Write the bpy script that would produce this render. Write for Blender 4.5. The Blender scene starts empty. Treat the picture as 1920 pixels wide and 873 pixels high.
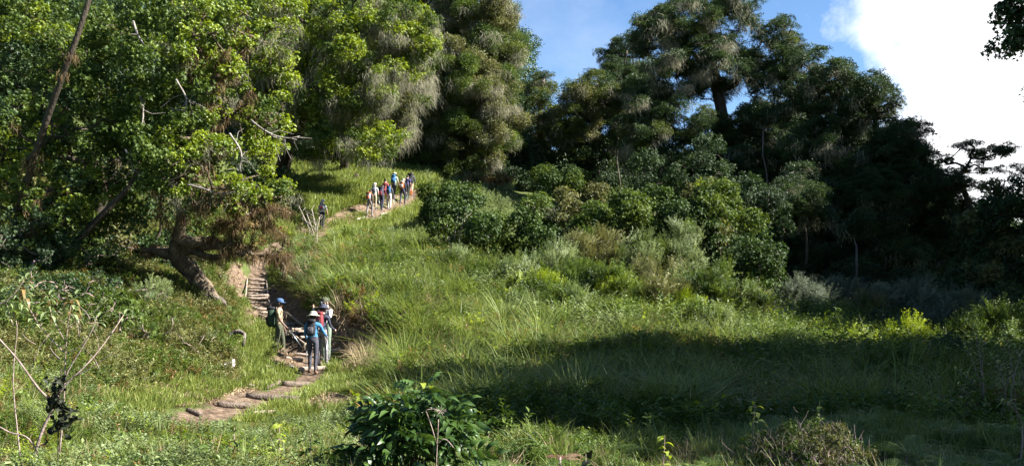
import bpy, bmesh, math, random
import numpy as np
from mathutils import Vector, Matrix, Euler

# ------------------------------------------------------------------ camera, sky, sun, exposure
SC = bpy.context.scene
C = SC.collection
F, CX, HOR = 1884.0, 960.0, 560.0            # focal length in photo pixels, principal column, horizon row
cam = bpy.data.cameras.new("camera"); cam_o = bpy.data.objects.new("camera", cam); C.objects.link(cam_o)
cam.sensor_width = 36; cam.lens = 36*F/1920; cam.shift_y = (HOR-436.5)/1920
cam.clip_start = 0.1; cam.clip_end = 3000
cam_o.location = (0, 0, 0); cam_o.rotation_euler = (math.radians(90), 0, 0)
SC.camera = cam_o

SUN_AZ, SUN_EL = math.radians(-8), math.radians(38)     # azimuth from +X towards +Y
sun_dir = Vector((math.cos(SUN_AZ)*math.cos(SUN_EL), math.sin(SUN_AZ)*math.cos(SUN_EL), math.sin(SUN_EL)))
sl = bpy.data.lights.new("sun", 'SUN'); sl.energy = 5.0; sl.angle = math.radians(0.5); sl.color = (1.0, 0.96, 0.89)
so = bpy.data.objects.new("sun", sl); C.objects.link(so)
so.rotation_euler = sun_dir.to_track_quat('Z', 'Y').to_euler()

W = bpy.data.worlds.new("World"); SC.world = W; W.use_nodes = True
nt = W.node_tree; N = nt.nodes; L = nt.links
for n in list(N): N.remove(n)
out = N.new('ShaderNodeOutputWorld'); bg = N.new('ShaderNodeBackground'); bg.inputs[1].default_value = 0.05
sky = N.new('ShaderNodeTexSky'); sky.sky_type = 'NISHITA'; sky.sun_disc = False
sky.sun_elevation = SUN_EL; sky.sun_rotation = math.pi/2 - SUN_AZ; sky.altitude = 2600
sky.air_density = 1.0; sky.dust_density = 0.6; sky.ozone_density = 1.6
tc = N.new('ShaderNodeTexCoord'); sx = N.new('ShaderNodeSeparateXYZ'); L.new(tc.outputs['Generated'], sx.inputs[0])
def M_(op, a, b=None, c=None, clamp=False):
    m = N.new('ShaderNodeMath'); m.operation = op; m.use_clamp = clamp
    for i, v in enumerate((a, b, c)):
        if v is None: continue
        if isinstance(v, (int, float)): m.inputs[i].default_value = v
        else: L.new(v, m.inputs[i])
    return m.outputs[0]
def noise_(scale, detail=6, rough=.55, vec=None):
    n = N.new('ShaderNodeTexNoise'); n.inputs['Scale'].default_value = scale; n.inputs['Detail'].default_value = detail
    n.inputs['Roughness'].default_value = rough; L.new(vec or tc.outputs['Generated'], n.inputs['Vector']); return n.outputs['Fac']
n1 = noise_(5.0, 8, .6); n2 = noise_(1.3, 3)
# a cumulus bank in the right half of the view, thinning out far to the right and overhead
az = M_('DIVIDE', sx.outputs[0], M_('MAXIMUM', M_('ADD', sx.outputs[1], 0.0), 0.05))
edge = M_('SUBTRACT', az, M_('ADD', 0.395, M_('MULTIPLY', sx.outputs[2], -0.22)))
edge = M_('ADD', edge, M_('MULTIPLY', M_('SUBTRACT', n1, 0.5), 0.42))
left = M_('MULTIPLY', M_('ADD', edge, 0.02), 14.0, clamp=True)
top = M_('MULTIPLY', M_('SUBTRACT', M_('ADD', 0.62, M_('MULTIPLY', M_('SUBTRACT', n2, .5), .5)), sx.outputs[2]), 5.0, clamp=True)
far = M_('MULTIPLY', M_('SUBTRACT', M_('ADD', 2.2, n2), az), 2.0, clamp=True)
bank = M_('MULTIPLY', M_('MULTIPLY', left, top), far)
mp = N.new('ShaderNodeMapping'); mp.inputs['Scale'].default_value = (1, 1, 1.7); L.new(tc.outputs['Generated'], mp.inputs[0])
wisp = M_('MULTIPLY', M_('SUBTRACT', noise_(3.1, 7, .62, mp.outputs[0]), 0.52), 2.6, clamp=True)
wisp = M_('MULTIPLY', wisp, 0.3)
front = M_('GREATER_THAN', sx.outputs[1], 0.0)
mask = M_('MAXIMUM', M_('MULTIPLY', bank, front), wisp, clamp=True)
hs = N.new('ShaderNodeHueSaturation'); hs.inputs['Saturation'].default_value = 1.12; hs.inputs['Value'].default_value = 1.0
L.new(sky.outputs[0], hs.inputs['Color'])
mx = N.new('ShaderNodeMix'); mx.data_type = 'RGBA'
L.new(mask, mx.inputs[0]); L.new(hs.outputs[0], mx.inputs[6]); mx.inputs[7].default_value = (7.5, 7.6, 7.8, 1)
L.new(mx.outputs[2], bg.inputs[0]); L.new(bg.outputs[0], out.inputs[0])

SC.view_settings.view_transform = 'Standard'; SC.view_settings.look = 'None'
SC.view_settings.exposure = 2.2; SC.view_settings.gamma = 1.0
SC.render.engine = 'CYCLES'
try:
    SC.cycles.max_bounces = 5; SC.cycles.diffuse_bounces = 1; SC.cycles.glossy_bounces = 2
    SC.cycles.transmission_bounces = 3; SC.cycles.sample_clamp_indirect = 4.0
except Exception: pass

R = np.random.default_rng(7)

# ------------------------------------------------------------------ helpers
def at(px, py, Y): return ((px-CX)/F*Y, Y, (HOR-py)/F*Y)
def pix(p):
    p = np.asarray(p, float); return CX + p[..., 0]/p[..., 1]*F, HOR - p[..., 2]/p[..., 1]*F

def tag(o, label=None, cat=None, group=None, kind=None):
    if label: o['label'] = label
    if cat: o['category'] = cat
    if group: o['group'] = group
    if kind: o['kind'] = kind
    return o
def link(o, parent=None):
    C.objects.link(o)
    if parent is not None: o.parent = parent
    return o
def empty(name, loc, label=None, cat=None, group=None, rz=0):
    o = bpy.data.objects.new(name, None); o.location = loc; o.rotation_euler = (0, 0, rz); o.empty_display_size = .2
    C.objects.link(o); return tag(o, label, cat, group)
def mesh_np(name, verts, faces, mats=(), fmat=None, smooth=False):
    """faces: array (n,k) or list of arrays"""
    me = bpy.data.meshes.new(name)
    verts = np.asarray(verts, np.float32)
    fl = faces if isinstance(faces, list) else [faces]
    fl = [np.asarray(f, np.int32) for f in fl if len(f)]
    me.vertices.add(len(verts)); me.vertices.foreach_set('co', verts.ravel())
    if fl:
        nl = sum(f.size for f in fl); nf = sum(len(f) for f in fl)
        me.loops.add(nl); me.loops.foreach_set('vertex_index', np.concatenate([f.ravel() for f in fl]))
        me.polygons.add(nf)
        tot = np.concatenate([np.full(len(f), f.shape[1], np.int32) for f in fl])
        st = np.concatenate([[0], np.cumsum(tot)[:-1]]).astype(np.int32)
        me.polygons.foreach_set('loop_start', st)
        try: me.polygons.foreach_set('loop_total', tot)
        except Exception: pass
        if fmat is not None: me.polygons.foreach_set('material_index', np.asarray(fmat, np.int32))
        if smooth: me.polygons.foreach_set('use_smooth', np.ones(nf, bool))
    for m in mats: me.materials.append(m)
    me.update(); me.validate()
    return me
def obj(name, me, parent=None, loc=None):
    o = bpy.data.objects.new(name, me)
    if loc is not None: o.location = loc
    return link(o, parent)
def norm(v):
    v = np.asarray(v, float); return v/np.maximum(np.linalg.norm(v, axis=-1, keepdims=True), 1e-9)

class MB:
    """collects tubes, boxes, lathes into one mesh"""
    def __init__(s): s.v = []; s.f4 = []; s.f3 = []; s.m4 = []; s.m3 = []; s.n = 0
    def add(s, v, f, mi=0):
        v = np.asarray(v, float); f = np.asarray(f, int)
        s.v.append(v)
        if f.shape[1] == 4: s.f4.append(f+s.n); s.m4 += [mi]*len(f)
        else: s.f3.append(f+s.n); s.m3 += [mi]*len(f)
        s.n += len(v); return s
    def tube(s, pts, rad, sides=6, mi=0, cap=True, rough=0.0, flat=1.0):
        pts = np.asarray(pts, float); n = len(pts); rad = np.broadcast_to(np.asarray(rad, float), (n,))
        t = np.gradient(pts, axis=0) if n > 1 else np.array([[0, 0, 1.]]); t = norm(t)
        ref = np.array([0, 0, 1.]) if abs(t[:, 2].mean()) < .85 else np.array([1., 0, 0])
        a = norm(np.cross(t, ref)); b = np.cross(t, a)
        th = np.arange(sides)/sides*2*np.pi
        rr = rad[:, None]*(1+rough*(R.random((n, sides))-.5)*2) if rough else np.repeat(rad[:, None], sides, 1)
        v = pts[:, None] + a[:, None]*(np.cos(th)[None, :, None]*rr[..., None]) + b[:, None]*(np.sin(th)[None, :, None]*rr[..., None]*flat)
        idx = np.arange(n*sides).reshape(n, sides)
        f = np.stack([idx[:-1], np.roll(idx[:-1], -1, 1), np.roll(idx[1:], -1, 1), idx[1:]], -1).reshape(-1, 4)
        v = v.reshape(-1, 3)
        s.add(v, f, mi)
        if cap:
            for e in (0, n-1):
                c = s.n; s.v.append(pts[e][None]); s.n += 1
                ring = np.arange(sides)+c-(n*sides if e == 0 else n*sides+1)+(0 if e == 0 else (n-1)*sides)
                f3 = np.stack([ring, np.roll(ring, -1), np.full(sides, c)], -1)
                if e == 0: f3 = f3[:, ::-1]
                s.f3.append(f3); s.m3 += [mi]*sides
        return s
    def box(s, c, size, rot=None, mi=0, taper=1.0, bev=.25):
        """rounded-ish box: superellipsoid rings"""
        c = np.asarray(c, float); hx, hy, hz = np.asarray(size, float)/2
        k = 12; th = np.arange(k)/k*2*np.pi
        cx, sy = np.cos(th), np.sin(th)
        e = .45
        ring = np.stack([np.sign(cx)*np.abs(cx)**e, np.sign(sy)*np.abs(sy)**e], -1)
        zs = [(-1, 1-bev), (-1+bev*.6, 1), (0, 1.02), (1-bev*.6, taper), (1, taper*(1-bev))]
        v = []
        for z, sc in zs:
            for q in ring: v.append((q[0]*hx*sc, q[1]*hy*sc, z*hz))
        v.append((0, 0, -hz)); v.append((0, 0, hz)); v = np.array(v)
        idx = np.arange(len(zs)*k).reshape(len(zs), k)
        f = np.stack([idx[:-1], np.roll(idx[:-1], -1, 1), np.roll(idx[1:], -1, 1), idx[1:]], -1).reshape(-1, 4)
        if rot is not None: v = v @ np.array(rot).T
        n0 = s.n; s.add(v+c, f, mi)
        b0 = idx[0]; t0 = idx[-1]
        s.f3.append(np.stack([np.roll(b0, -1), b0, np.full(k, len(zs)*k)], -1)+n0)
        s.f3.append(np.stack([t0, np.roll(t0, -1), np.full(k, len(zs)*k+1)], -1)+n0); s.m3 += [mi]*(2*k)
        return s
    def lathe(s, prof, c, k=14, mi=0, rot=None, sx=1, sy=1):
        th = np.arange(k)/k*2*np.pi; v = []
        for r, z in prof:
            v += [(math.cos(t)*r*sx, math.sin(t)*r*sy, z) for t in th]
        v = np.array(v)
        if rot is not None: v = v @ np.array(rot).T
        idx = np.arange(len(prof)*k).reshape(len(prof), k)
        f = np.stack([idx[:-1], np.roll(idx[:-1], -1, 1), np.roll(idx[1:], -1, 1), idx[1:]], -1).reshape(-1, 4)
        return s.add(v+np.asarray(c, float), f, mi)
    def data(s):
        fs, ms = [], []
        if s.f4: fs.append(np.concatenate(s.f4)); ms += s.m4
        if s.f3: fs.append(np.concatenate(s.f3)); ms += s.m3
        return np.concatenate(s.v), fs, ms
    def mesh(s, name, mats, smooth=True):
        v, f, m = s.data(); return mesh_np(name, v, f, mats, m, smooth)
    def build(s, name, mats, parent=None, smooth=True, loc=None):
        if not isinstance(mats, (list, tuple)): mats = [mats]
        return obj(name, s.mesh(name, mats, smooth), parent, loc)

# ------------------------------------------------------------------ materials
MATS = {}
def mat_leaf(name, c1, c2, trans=.35, rough=.5, spec=.35, dry=None, tc_=None):
    if name in MATS: return MATS[name]
    m = bpy.data.materials.new(name); m.use_nodes = True; t = m.node_tree; t.nodes.clear()
    o = t.nodes.new('ShaderNodeOutputMaterial'); p = t.nodes.new('ShaderNodeBsdfPrincipled'); tr = t.nodes.new('ShaderNodeBsdfTranslucent')
    ms = t.nodes.new('ShaderNodeMixShader'); ms.inputs[0].default_value = trans
    oi = t.nodes.new('ShaderNodeObjectInfo'); g = t.nodes.new('ShaderNodeNewGeometry')
    ad = t.nodes.new('ShaderNodeMath'); ad.operation = 'ADD'
    mu = t.nodes.new('ShaderNodeMath'); mu.operation = 'MULTIPLY'; mu.inputs[1].default_value = .55
    m2 = t.nodes.new('ShaderNodeMath'); m2.operation = 'MULTIPLY'; m2.inputs[1].default_value = .45
    t.links.new(oi.outputs['Random'], mu.inputs[0]); t.links.new(g.outputs['Random Per Island'], m2.inputs[0])
    t.links.new(mu.outputs[0], ad.inputs[0]); t.links.new(m2.outputs[0], ad.inputs[1])
    cr = t.nodes.new('ShaderNodeValToRGB'); cr.color_ramp.elements[0].color = (*c1, 1); cr.color_ramp.elements[1].color = (*c2, 1)
    cr.color_ramp.elements[0].position = .15; cr.color_ramp.elements[1].position = .85
    if dry:
        e = cr.color_ramp.elements.new(.9); e.color = (*c2, 1); e2 = cr.color_ramp.elements.new(.96); e2.color = (*dry, 1)
    t.links.new(ad.outputs[0], cr.inputs[0]); t.links.new(cr.outputs[0], p.inputs['Base Color'])
    hs_ = t.nodes.new('ShaderNodeHueSaturation'); hs_.inputs['Hue'].default_value = .485; hs_.inputs['Saturation'].default_value = 1.1; hs_.inputs['Value'].default_value = 1.25
    t.links.new(cr.outputs[0], hs_.inputs['Color']); t.links.new(hs_.outputs[0], tr.inputs['Color'])
    p.inputs['Roughness'].default_value = rough; p.inputs['Specular IOR Level'].default_value = spec
    t.links.new(p.outputs[0], ms.inputs[1]); t.links.new(tr.outputs[0], ms.inputs[2]); t.links.new(ms.outputs[0], o.inputs[0])
    MATS[name] = m; return m
def mat_noise(name, c1, c2, scale=6, rough=.85, bump=.4, bscale=None, stretch=(1, 1, 1), detail=6, spec=.3, metal=0):
    if name in MATS: return MATS[name]
    m = bpy.data.materials.new(name); m.use_nodes = True; t = m.node_tree
    p = t.nodes['Principled BSDF']; tcn = t.nodes.new('ShaderNodeTexCoord'); mp_ = t.nodes.new('ShaderNodeMapping'); mp_.inputs['Scale'].default_value = stretch
    t.links.new(tcn.outputs['Object'], mp_.inputs[0])
    n = t.nodes.new('ShaderNodeTexNoise'); n.inputs['Scale'].default_value = scale; n.inputs['Detail'].default_value = detail; n.inputs['Roughness'].default_value = .62
    t.links.new(mp_.outputs[0], n.inputs['Vector'])
    cr = t.nodes.new('ShaderNodeValToRGB'); cr.color_ramp.elements[0].color = (*c1, 1); cr.color_ramp.elements[1].color = (*c2, 1)
    cr.color_ramp.elements[0].position = .32; cr.color_ramp.elements[1].position = .68
    t.links.new(n.outputs['Fac'], cr.inputs[0]); t.links.new(cr.outputs[0], p.inputs['Base Color'])
    p.inputs['Roughness'].default_value = rough; p.inputs['Specular IOR Level'].default_value = spec; p.inputs['Metallic'].default_value = metal
    if bump:
        n2_ = t.nodes.new('ShaderNodeTexNoise'); n2_.inputs['Scale'].default_value = bscale or scale*3; n2_.inputs['Detail'].default_value = 8
        t.links.new(mp_.outputs[0], n2_.inputs['Vector'])
        b = t.nodes.new('ShaderNodeBump'); b.inputs['Strength'].default_value = bump; b.inputs['Distance'].default_value = .05
        t.links.new(n2_.outputs['Fac'], b.inputs['Height']); t.links.new(b.outputs[0], p.inputs['Normal'])
    MATS[name] = m; return m
def cloth(name, c, v=.75, rough=.8):
    return mat_noise(name, tuple(x*v for x in c), c, scale=25, rough=rough, bump=.5, bscale=18)

BARK = mat_noise('bark_grey', (.045, .035, .028), (.17, .14, .115), 5, stretch=(1, 1, .3), bump=.9)
BARK_D = mat_noise('bark_dark', (.018, .014, .010), (.06, .045, .03), 5, stretch=(1, 1, .4), bump=.9)
BARK_P = mat_noise('bark_pale', (.12, .10, .085), (.30, .27, .24), 7, stretch=(1, 1, .3), bump=.7)
BARK_M = mat_noise('bark_mossy', (.03, .022, .015), (.16, .12, .075), 4, bump=1.0)
LOG = mat_noise('weathered_log', (.20, .15, .11), (.42, .34, .27), 9, stretch=(.4, 1, 1), bump=.7)
LOGD = mat_noise('old_log', (.06, .045, .033), (.17, .13, .10), 9, bump=.8)
DRIFT = mat_noise('bleached_wood', (.28, .25, .22), (.60, .56, .52), 8, bump=.9)
PALE = mat_noise('pale_timber', (.26, .25, .20), (.48, .46, .38), 8, bump=.5)
TWIG = mat_noise('twig', (.13, .09, .075), (.30, .23, .2), 12, bump=.3)
TWIG_P = mat_noise('twig_pale', (.30, .25, .21), (.5, .43, .38), 12, bump=.3)
SKIN_D = mat_noise('skin_brown', (.10, .055, .035), (.13, .075, .05), 20, rough=.5, bump=.1)
SKIN_L = mat_noise('skin_light', (.45, .28, .21), (.52, .34, .26), 20, rough=.5, bump=.1)

LEAF = dict(
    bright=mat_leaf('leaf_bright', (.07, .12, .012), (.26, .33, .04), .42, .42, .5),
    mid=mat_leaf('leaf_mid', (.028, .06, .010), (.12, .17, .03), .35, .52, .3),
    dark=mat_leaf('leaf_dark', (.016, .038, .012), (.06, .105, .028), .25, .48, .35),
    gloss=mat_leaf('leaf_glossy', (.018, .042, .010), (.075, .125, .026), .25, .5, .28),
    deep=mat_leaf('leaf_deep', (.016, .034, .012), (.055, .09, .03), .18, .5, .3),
    cedar=mat_leaf('leaf_conifer', (.016, .036, .012), (.06, .095, .026), .25, .6, .25),
    olive=mat_leaf('leaf_olive', (.05, .065, .018), (.19, .19, .06), .35, .5, .4),
    canopy=mat_leaf('leaf_canopy', (.022, .045, .010), (.12, .15, .03), .3, .5, .3),
    pale=mat_leaf('leaf_pale', (.09, .13, .045), (.22, .27, .11), .35, .5, .4),
    rust=mat_leaf('leaf_rust', (.10, .075, .025), (.26, .17, .06), .35, .5, .4),
    yell=mat_leaf('leaf_yellowgreen', (.12, .17, .02), (.30, .36, .05), .45, .4, .4),
    grass=mat_leaf('grass_green', (.05, .08, .015), (.21, .265, .07), .4, .5, .3, dry=(.40, .34, .19)),
    lawn=mat_leaf('grass_short', (.09, .13, .022), (.22, .26, .06), .35, .55, .3, dry=(.36, .27, .13)),
    straw=mat_leaf('straw', (.20, .145, .085), (.45, .35, .22), .3, .7, .2),
    lich=mat_leaf('lichen', (.15, .15, .10), (.38, .36, .26), .35, .9, .05),
    moss=mat_leaf('brown_moss', (.075, .052, .024), (.25, .18, .10), .35, .95, .05),
    fern=mat_leaf('fern_green', (.05, .10, .02), (.14, .22, .05), .4, .5, .35),
    deadf=mat_leaf('fern_dead', (.12, .07, .045), (.26, .17, .12), .35, .8, .1),
    black=mat_leaf('leaf_blackish', (.006, .008, .005), (.018, .022, .01), .1, .6, .2),
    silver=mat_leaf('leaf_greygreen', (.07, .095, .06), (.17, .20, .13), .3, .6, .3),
)

# ------------------------------------------------------------------ leaf geometry (prototype meshes for the foliage)
def leaves(pos, d, up, Ln, Wd, fold=.25, curl=.15):
    """diamond leaves of two folded triangles (4 verts)"""
    pos = np.asarray(pos, float); n = len(pos)
    d = norm(d); side = norm(np.cross(d, up)); nrm = np.cross(side, d)
    Ln = np.broadcast_to(Ln, (n,))[:, None]; Wd = np.broadcast_to(Wd, (n,))[:, None]
    mid = pos + d*Ln*.45 - nrm*Ln*0
    v = np.stack([pos, mid+side*Wd*.5+nrm*Wd*fold, pos+d*Ln-nrm*Ln*curl, mid-side*Wd*.5+nrm*Wd*fold], 1).reshape(-1, 3)
    b = np.arange(n)[:, None]*4
    f = np.concatenate([b+[0, 1, 2], b+[0, 2, 3]], 0)
    return v, f
def big_leaf(Ln, Wd, droop=.3, fold=.2, seg=5, pts=False):
    """a shaped leaf blade along +Y from the origin, with a midrib fold"""
    t = np.linspace(0, 1, seg+1)
    w = Wd*.5*np.sin(np.pi*np.clip(t, .02, .985)**.8)**.75; w[-1] = 0
    y = Ln*t*np.cos(droop*t); z = -Ln*t*np.sin(droop*t)*t
    v = []
    for i in range(seg+1):
        v += [(-w[i], y[i], z[i]+w[i]*fold), (0, y[i], z[i]), (w[i], y[i], z[i]+w[i]*fold)]
    f = []
    for i in range(seg):
        a = i*3
        f += [(a, a+1, a+4, a+3), (a+1, a+2, a+5, a+4)]
    return np.array(v), np.array(f)
def rvec(n):
    v = R.normal(size=(n, 3)); return norm(v)
def blades(n, base_r, hgt, width, lean, droop, seg=3, hv=.35):
    """grass blades"""
    a = R.random(n)*2*np.pi; r = np.sqrt(R.random(n))*base_r
    base = np.stack([np.cos(a)*r, np.sin(a)*r, np.zeros(n)], -1)
    a2 = a + R.normal(size=n)*.9; out_ = np.stack([np.cos(a2), np.sin(a2), np.zeros(n)], -1)
    h = hgt*(1-hv+R.random(n)*2*hv); ln = lean*(.3+R.random(n)); dr = droop*R.random(n)
    side = np.stack([-np.sin(a2+R.normal(size=n)*.5), np.cos(a2), np.zeros(n)], -1)
    V, Fs = [], []
    rows = []
    for i in range(seg+1):
        t = i/seg
        c = base + out_*(h*(ln*t+dr*t*t))[:, None] + np.array([0, 0, 1])*(h*(t-dr*.55*t**3))[:, None]
        w = width*(1-t**1.5)*.5
        if i < seg: rows.append(c-side*w); rows.append(c+side*w)
        else: rows.append(c)
    V = np.stack(rows, 1); m = V.shape[1]; b = np.arange(n)[:, None]*m
    f4 = [b+[2*i, 2*i+1, 2*i+3, 2*i+2] for i in range(seg-1)]
    f3 = b+[2*seg-2, 2*seg-1, 2*seg]
    return V.reshape(-1, 3), [np.concatenate(f4), f3] if f4 else [f3]
def strands(n, rad, length, width, seg=4, wob=.05):
    """hanging lichen or moss strands"""
    a = R.random(n)*2*np.pi; r = np.sqrt(R.random(n))*rad
    p = np.stack([np.cos(a)*r, np.sin(a)*r, R.normal(size=n)*rad*.35], -1)
    ln = length*(.35+.8*R.random(n)**1.3); th = R.random(n)*np.pi
    side = np.stack([np.cos(th), np.sin(th), np.zeros(n)], -1); rows = []
    off = np.zeros((n, 3))
    for i in range(seg+1):
        t = i/seg; off = off + R.normal(size=(n, 3))*[wob, wob, 0]*length*.5
        c = p + off - np.array([0, 0, 1])*(ln*t)[:, None]
        w = width*(1-t*.8)*(.6+.8*R.random(n))[:, None]*.5
        rows += [c-side*w, c+side*w] if i < seg else [c]
    V = np.stack(rows, 1); m = V.shape[1]; b = np.arange(n)[:, None]*m
    f4 = [b+[2*i, 2*i+1, 2*i+3, 2*i+2] for i in range(seg-1)]
    return V.reshape(-1, 3), [np.concatenate(f4), b+[2*seg-2, 2*seg-1, 2*seg]]

def g_cluster(n, rad, Ln, Wd, flat=.7, upb=.3, inner=.3):
    p = rvec(n); rr = rad*(inner+(1-inner)*R.random(n)**.6); p = p*rr[:, None]*[1, 1, flat]
    d = norm(p/rad + rvec(n)*.7 + [0, 0, upb]); up = norm(rvec(n)*.8+[0, 0, 1])
    return leaves(p - d*Ln*.3, d, up, Ln*(.7+.6*R.random(n)), Wd*(.7+.6*R.random(n)))
def g_dome(n, rad, Ln, Wd):
    p = rvec(n); p[:, 2] = np.abs(p[:, 2])*.62-.12*R.random(n); rr = rad*(.55+.45*R.random(n)**.5)*(1+.25*np.sin(np.arctan2(p[:, 1], p[:, 0])*3+R.random()*6)); p = p*rr[:, None]
    d = norm(p/rad+rvec(n)*.6+[0, 0, .35]); return leaves(p, d, norm(rvec(n)*.8+[0, 0, 1]), Ln*(.7+.6*R.random(n)), Wd)
def g_whorl(nt_, rad, Ln, Wd, k=7):
    """twigs ending in rosettes of leaves"""
    ps, ds, us = [], [], []
    for i in range(nt_):
        c = norm(R.normal(size=3)+[0, 0, .35])*rad*(.35+.65*R.random())*[1, 1, .75]
        ax = norm(norm(c)+R.normal(size=3)*.35+[0, 0, .35])
        for j in range(k):
            a = j*2.4+R.random(); e1 = norm(np.cross(ax, [.3, .5, .8])); e2 = np.cross(ax, e1)
            dd = norm(ax*(.35+.5*R.random())+e1*math.cos(a)+e2*math.sin(a))
            ps.append(c-ax*Ln*.5*(j/k)); ds.append(dd); us.append(ax)
    n = len(ps)
    return leaves(ps, np.array(ds), np.array(us), Ln*(.7+.5*R.random(n)), Wd*(.8+.4*R.random(n)))
def g_spray(ns, rad, Ln, Wd, per=14):
    """flat sprays of small leaves, conifer-like foliage pads"""
    ps, ds, us = [], [], []
    for i in range(ns):
        a = R.random()*2*np.pi; el = R.normal()*.25+.12
        ax = np.array([math.cos(a)*math.cos(el), math.sin(a)*math.cos(el), math.sin(el)])
        o = R.normal(size=3)*rad*.28*[1, 1, .6]; ln = rad*(.5+.6*R.random()); sd = norm(np.cross(ax, [0, 0, 1]))
        for j in range(per):
            t = (j+.5)/per; s = 1 if j % 2 else -1
            ps.append(o+ax*ln*t+[0, 0, -.12*ln*t*t]); ds.append(norm(ax*.8+sd*s*.8+R.normal(size=3)*.35)); us.append(norm(R.normal(size=3)*.5+[0, 0, 1]))
    n = len(ps)
    return leaves(ps, np.array(ds), np.array(us), Ln*(.7+.6*R.random(n)), Wd)
def g_stems(ns, hgt, Ln, Wd, per=14, lean=.5, base=.12, tipdense=True, drop=.0):
    """leafy upright stems (herbs)"""
    v_, f_ = [], []; ps, ds, us = [], [], []; n0 = 0
    for i in range(ns):
        a = R.random()*2*np.pi; ln = lean*R.random(); o = np.array([math.cos(a), math.sin(a), 0])*base*R.random()
        h = hgt*(.6+.5*R.random()); dr = np.array([math.cos(a)*ln, math.sin(a)*ln, 1.])
        for j in range(per):
            t = (j+1)/per if not tipdense else ((j+1)/per)**.6
            c = o+dr*h*t+np.array([math.cos(a), math.sin(a), 0])*ln*h*.3*t*t
            b = j*2.4+R.random(); el = .55-.9*drop
            ps.append(c); ds.append((math.cos(b), math.sin(b), el+R.normal()*.25)); us.append((R.normal()*.2, R.normal()*.2, 1))
        b0 = o; b1 = o+dr*h*.5; b2 = o+dr*h
        w = .006
        v_.append(np.array([b0-[w, 0, 0], b0+[w, 0, 0], b2+[0, 0, 0]])); f_.append(np.array([[0, 1, 2]])+n0); n0 += 3
    n = len(ps)
    v, f = leaves(ps, np.array(ds), np.array(us), Ln*(.6+.7*R.random(n)), Wd*(.7+.6*R.random(n)))
    return np.concatenate([v]+v_), np.concatenate([f]+[x+len(v) for x in f_])
def g_frond(Ln, n=16, arch=.7, wid=.28, per=7, sub=True):
    """one fern frond from the origin along +Y rising and arching"""
    ps, ds, us, Ls, Ws = [], [], [], [], []
    def axis(t): return np.array([0, Ln*t*(.9-.1*t), Ln*(.85*math.sin(arch)*t-.55*t*t)])
    rows = []
    for i in range(n):
        t = .16+.84*i/n; c = axis(t); tan = norm(axis(t+.02)-axis(t)); pl = wid*Ln*1.5*(1.12-t)*min(1, (t-.05)*6)+.012
        for s in (-1, 1):
            dd = norm(np.array([s, .35, 0])+tan*.25+[0, 0, -.12]); 
            if not sub:
                ps.append(c); ds.append(dd); us.append(np.cross(np.array([1., 0, 0]), tan)); Ls.append(pl); Ws.append(Ln*.045)
            else:
                for j in range(per):
                    q = (j+.3)/per; cc = c+dd*pl*q-np.array([0, 0, 1])*pl*.15*q*q
                    for s2 in (-1, 1):
                        ps.append(cc); ds.append(norm(dd*.6+tan*s2*.8)); us.append((0, -.2, 1)); Ls.append(pl*.20*(1.15-q)); Ws.append(pl*.075*(1.15-q))
    v, f = leaves(ps, np.array(ds), np.array(us), np.array(Ls), np.array(Ws), .05, .05)
    m = MB(); m.tube([axis(t) for t in np.linspace(0, 1, 7)], np.linspace(.006, .0015, 7)*Ln/.6, 3, cap=False)
    tv, tf, _ = m.data()
    return np.concatenate([v, tv]), [f, tf[0]+len(v)]

PROTO = {}
def protos(key, gen, mat, k=4):
    if key in PROTO: return PROTO[key]
    obs = []
    for i in range(k):
        v, f = gen()
        me = mesh_np(key+'_sprig', v, f, [mat] if not isinstance(mat, list) else mat)
        obs.append(bpy.data.objects.new(key+'_sprig', me))          # source of geometry only, never linked to the scene
    g = bpy.data.node_groups.new(key+'_scatter', 'GeometryNodeTree')
    g.interface.new_socket('Geometry', in_out='INPUT', socket_type='NodeSocketGeometry')
    g.interface.new_socket('Geometry', in_out='OUTPUT', socket_type='NodeSocketGeometry')
    gi = g.nodes.new('NodeGroupInput'); go = g.nodes.new('NodeGroupOutput')
    g2i = g.nodes.new('GeometryNodeGeometryToInstance')
    for o in reversed(obs):
        oi = g.nodes.new('GeometryNodeObjectInfo'); oi.inputs['Object'].default_value = o; oi.inputs['As Instance'].default_value = False
        one = g.nodes.new('GeometryNodeGeometryToInstance'); g.links.new(oi.outputs['Geometry'], one.inputs[0])
        if 'jn' not in locals(): jn = g.nodes.new('GeometryNodeJoinGeometry')
        g.links.new(one.outputs[0], jn.inputs[0])
    g.nodes.remove(g2i)
    ip = g.nodes.new('GeometryNodeInstanceOnPoints'); ip.inputs['Pick Instance'].default_value = True
    g.links.new(gi.outputs[0], ip.inputs['Points']); g.links.new(jn.outputs[0], ip.inputs['Instance'])
    def att(nm, ty):
        a = g.nodes.new('GeometryNodeInputNamedAttribute'); a.data_type = ty; a.inputs['Name'].default_value = nm
        return a.outputs['Attribute']
    er = g.nodes.new('FunctionNodeEulerToRotation'); g.links.new(att('rot', 'FLOAT_VECTOR'), er.inputs[0])
    g.links.new(er.outputs[0], ip.inputs['Rotation']); g.links.new(att('scl', 'FLOAT_VECTOR'), ip.inputs['Scale'])
    g.links.new(att('idx', 'INT'), ip.inputs['Instance Index'])
    g.links.new(ip.outputs[0], go.inputs[0])
    PROTO[key] = (g, k); return PROTO[key]
NINST = {}
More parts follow.
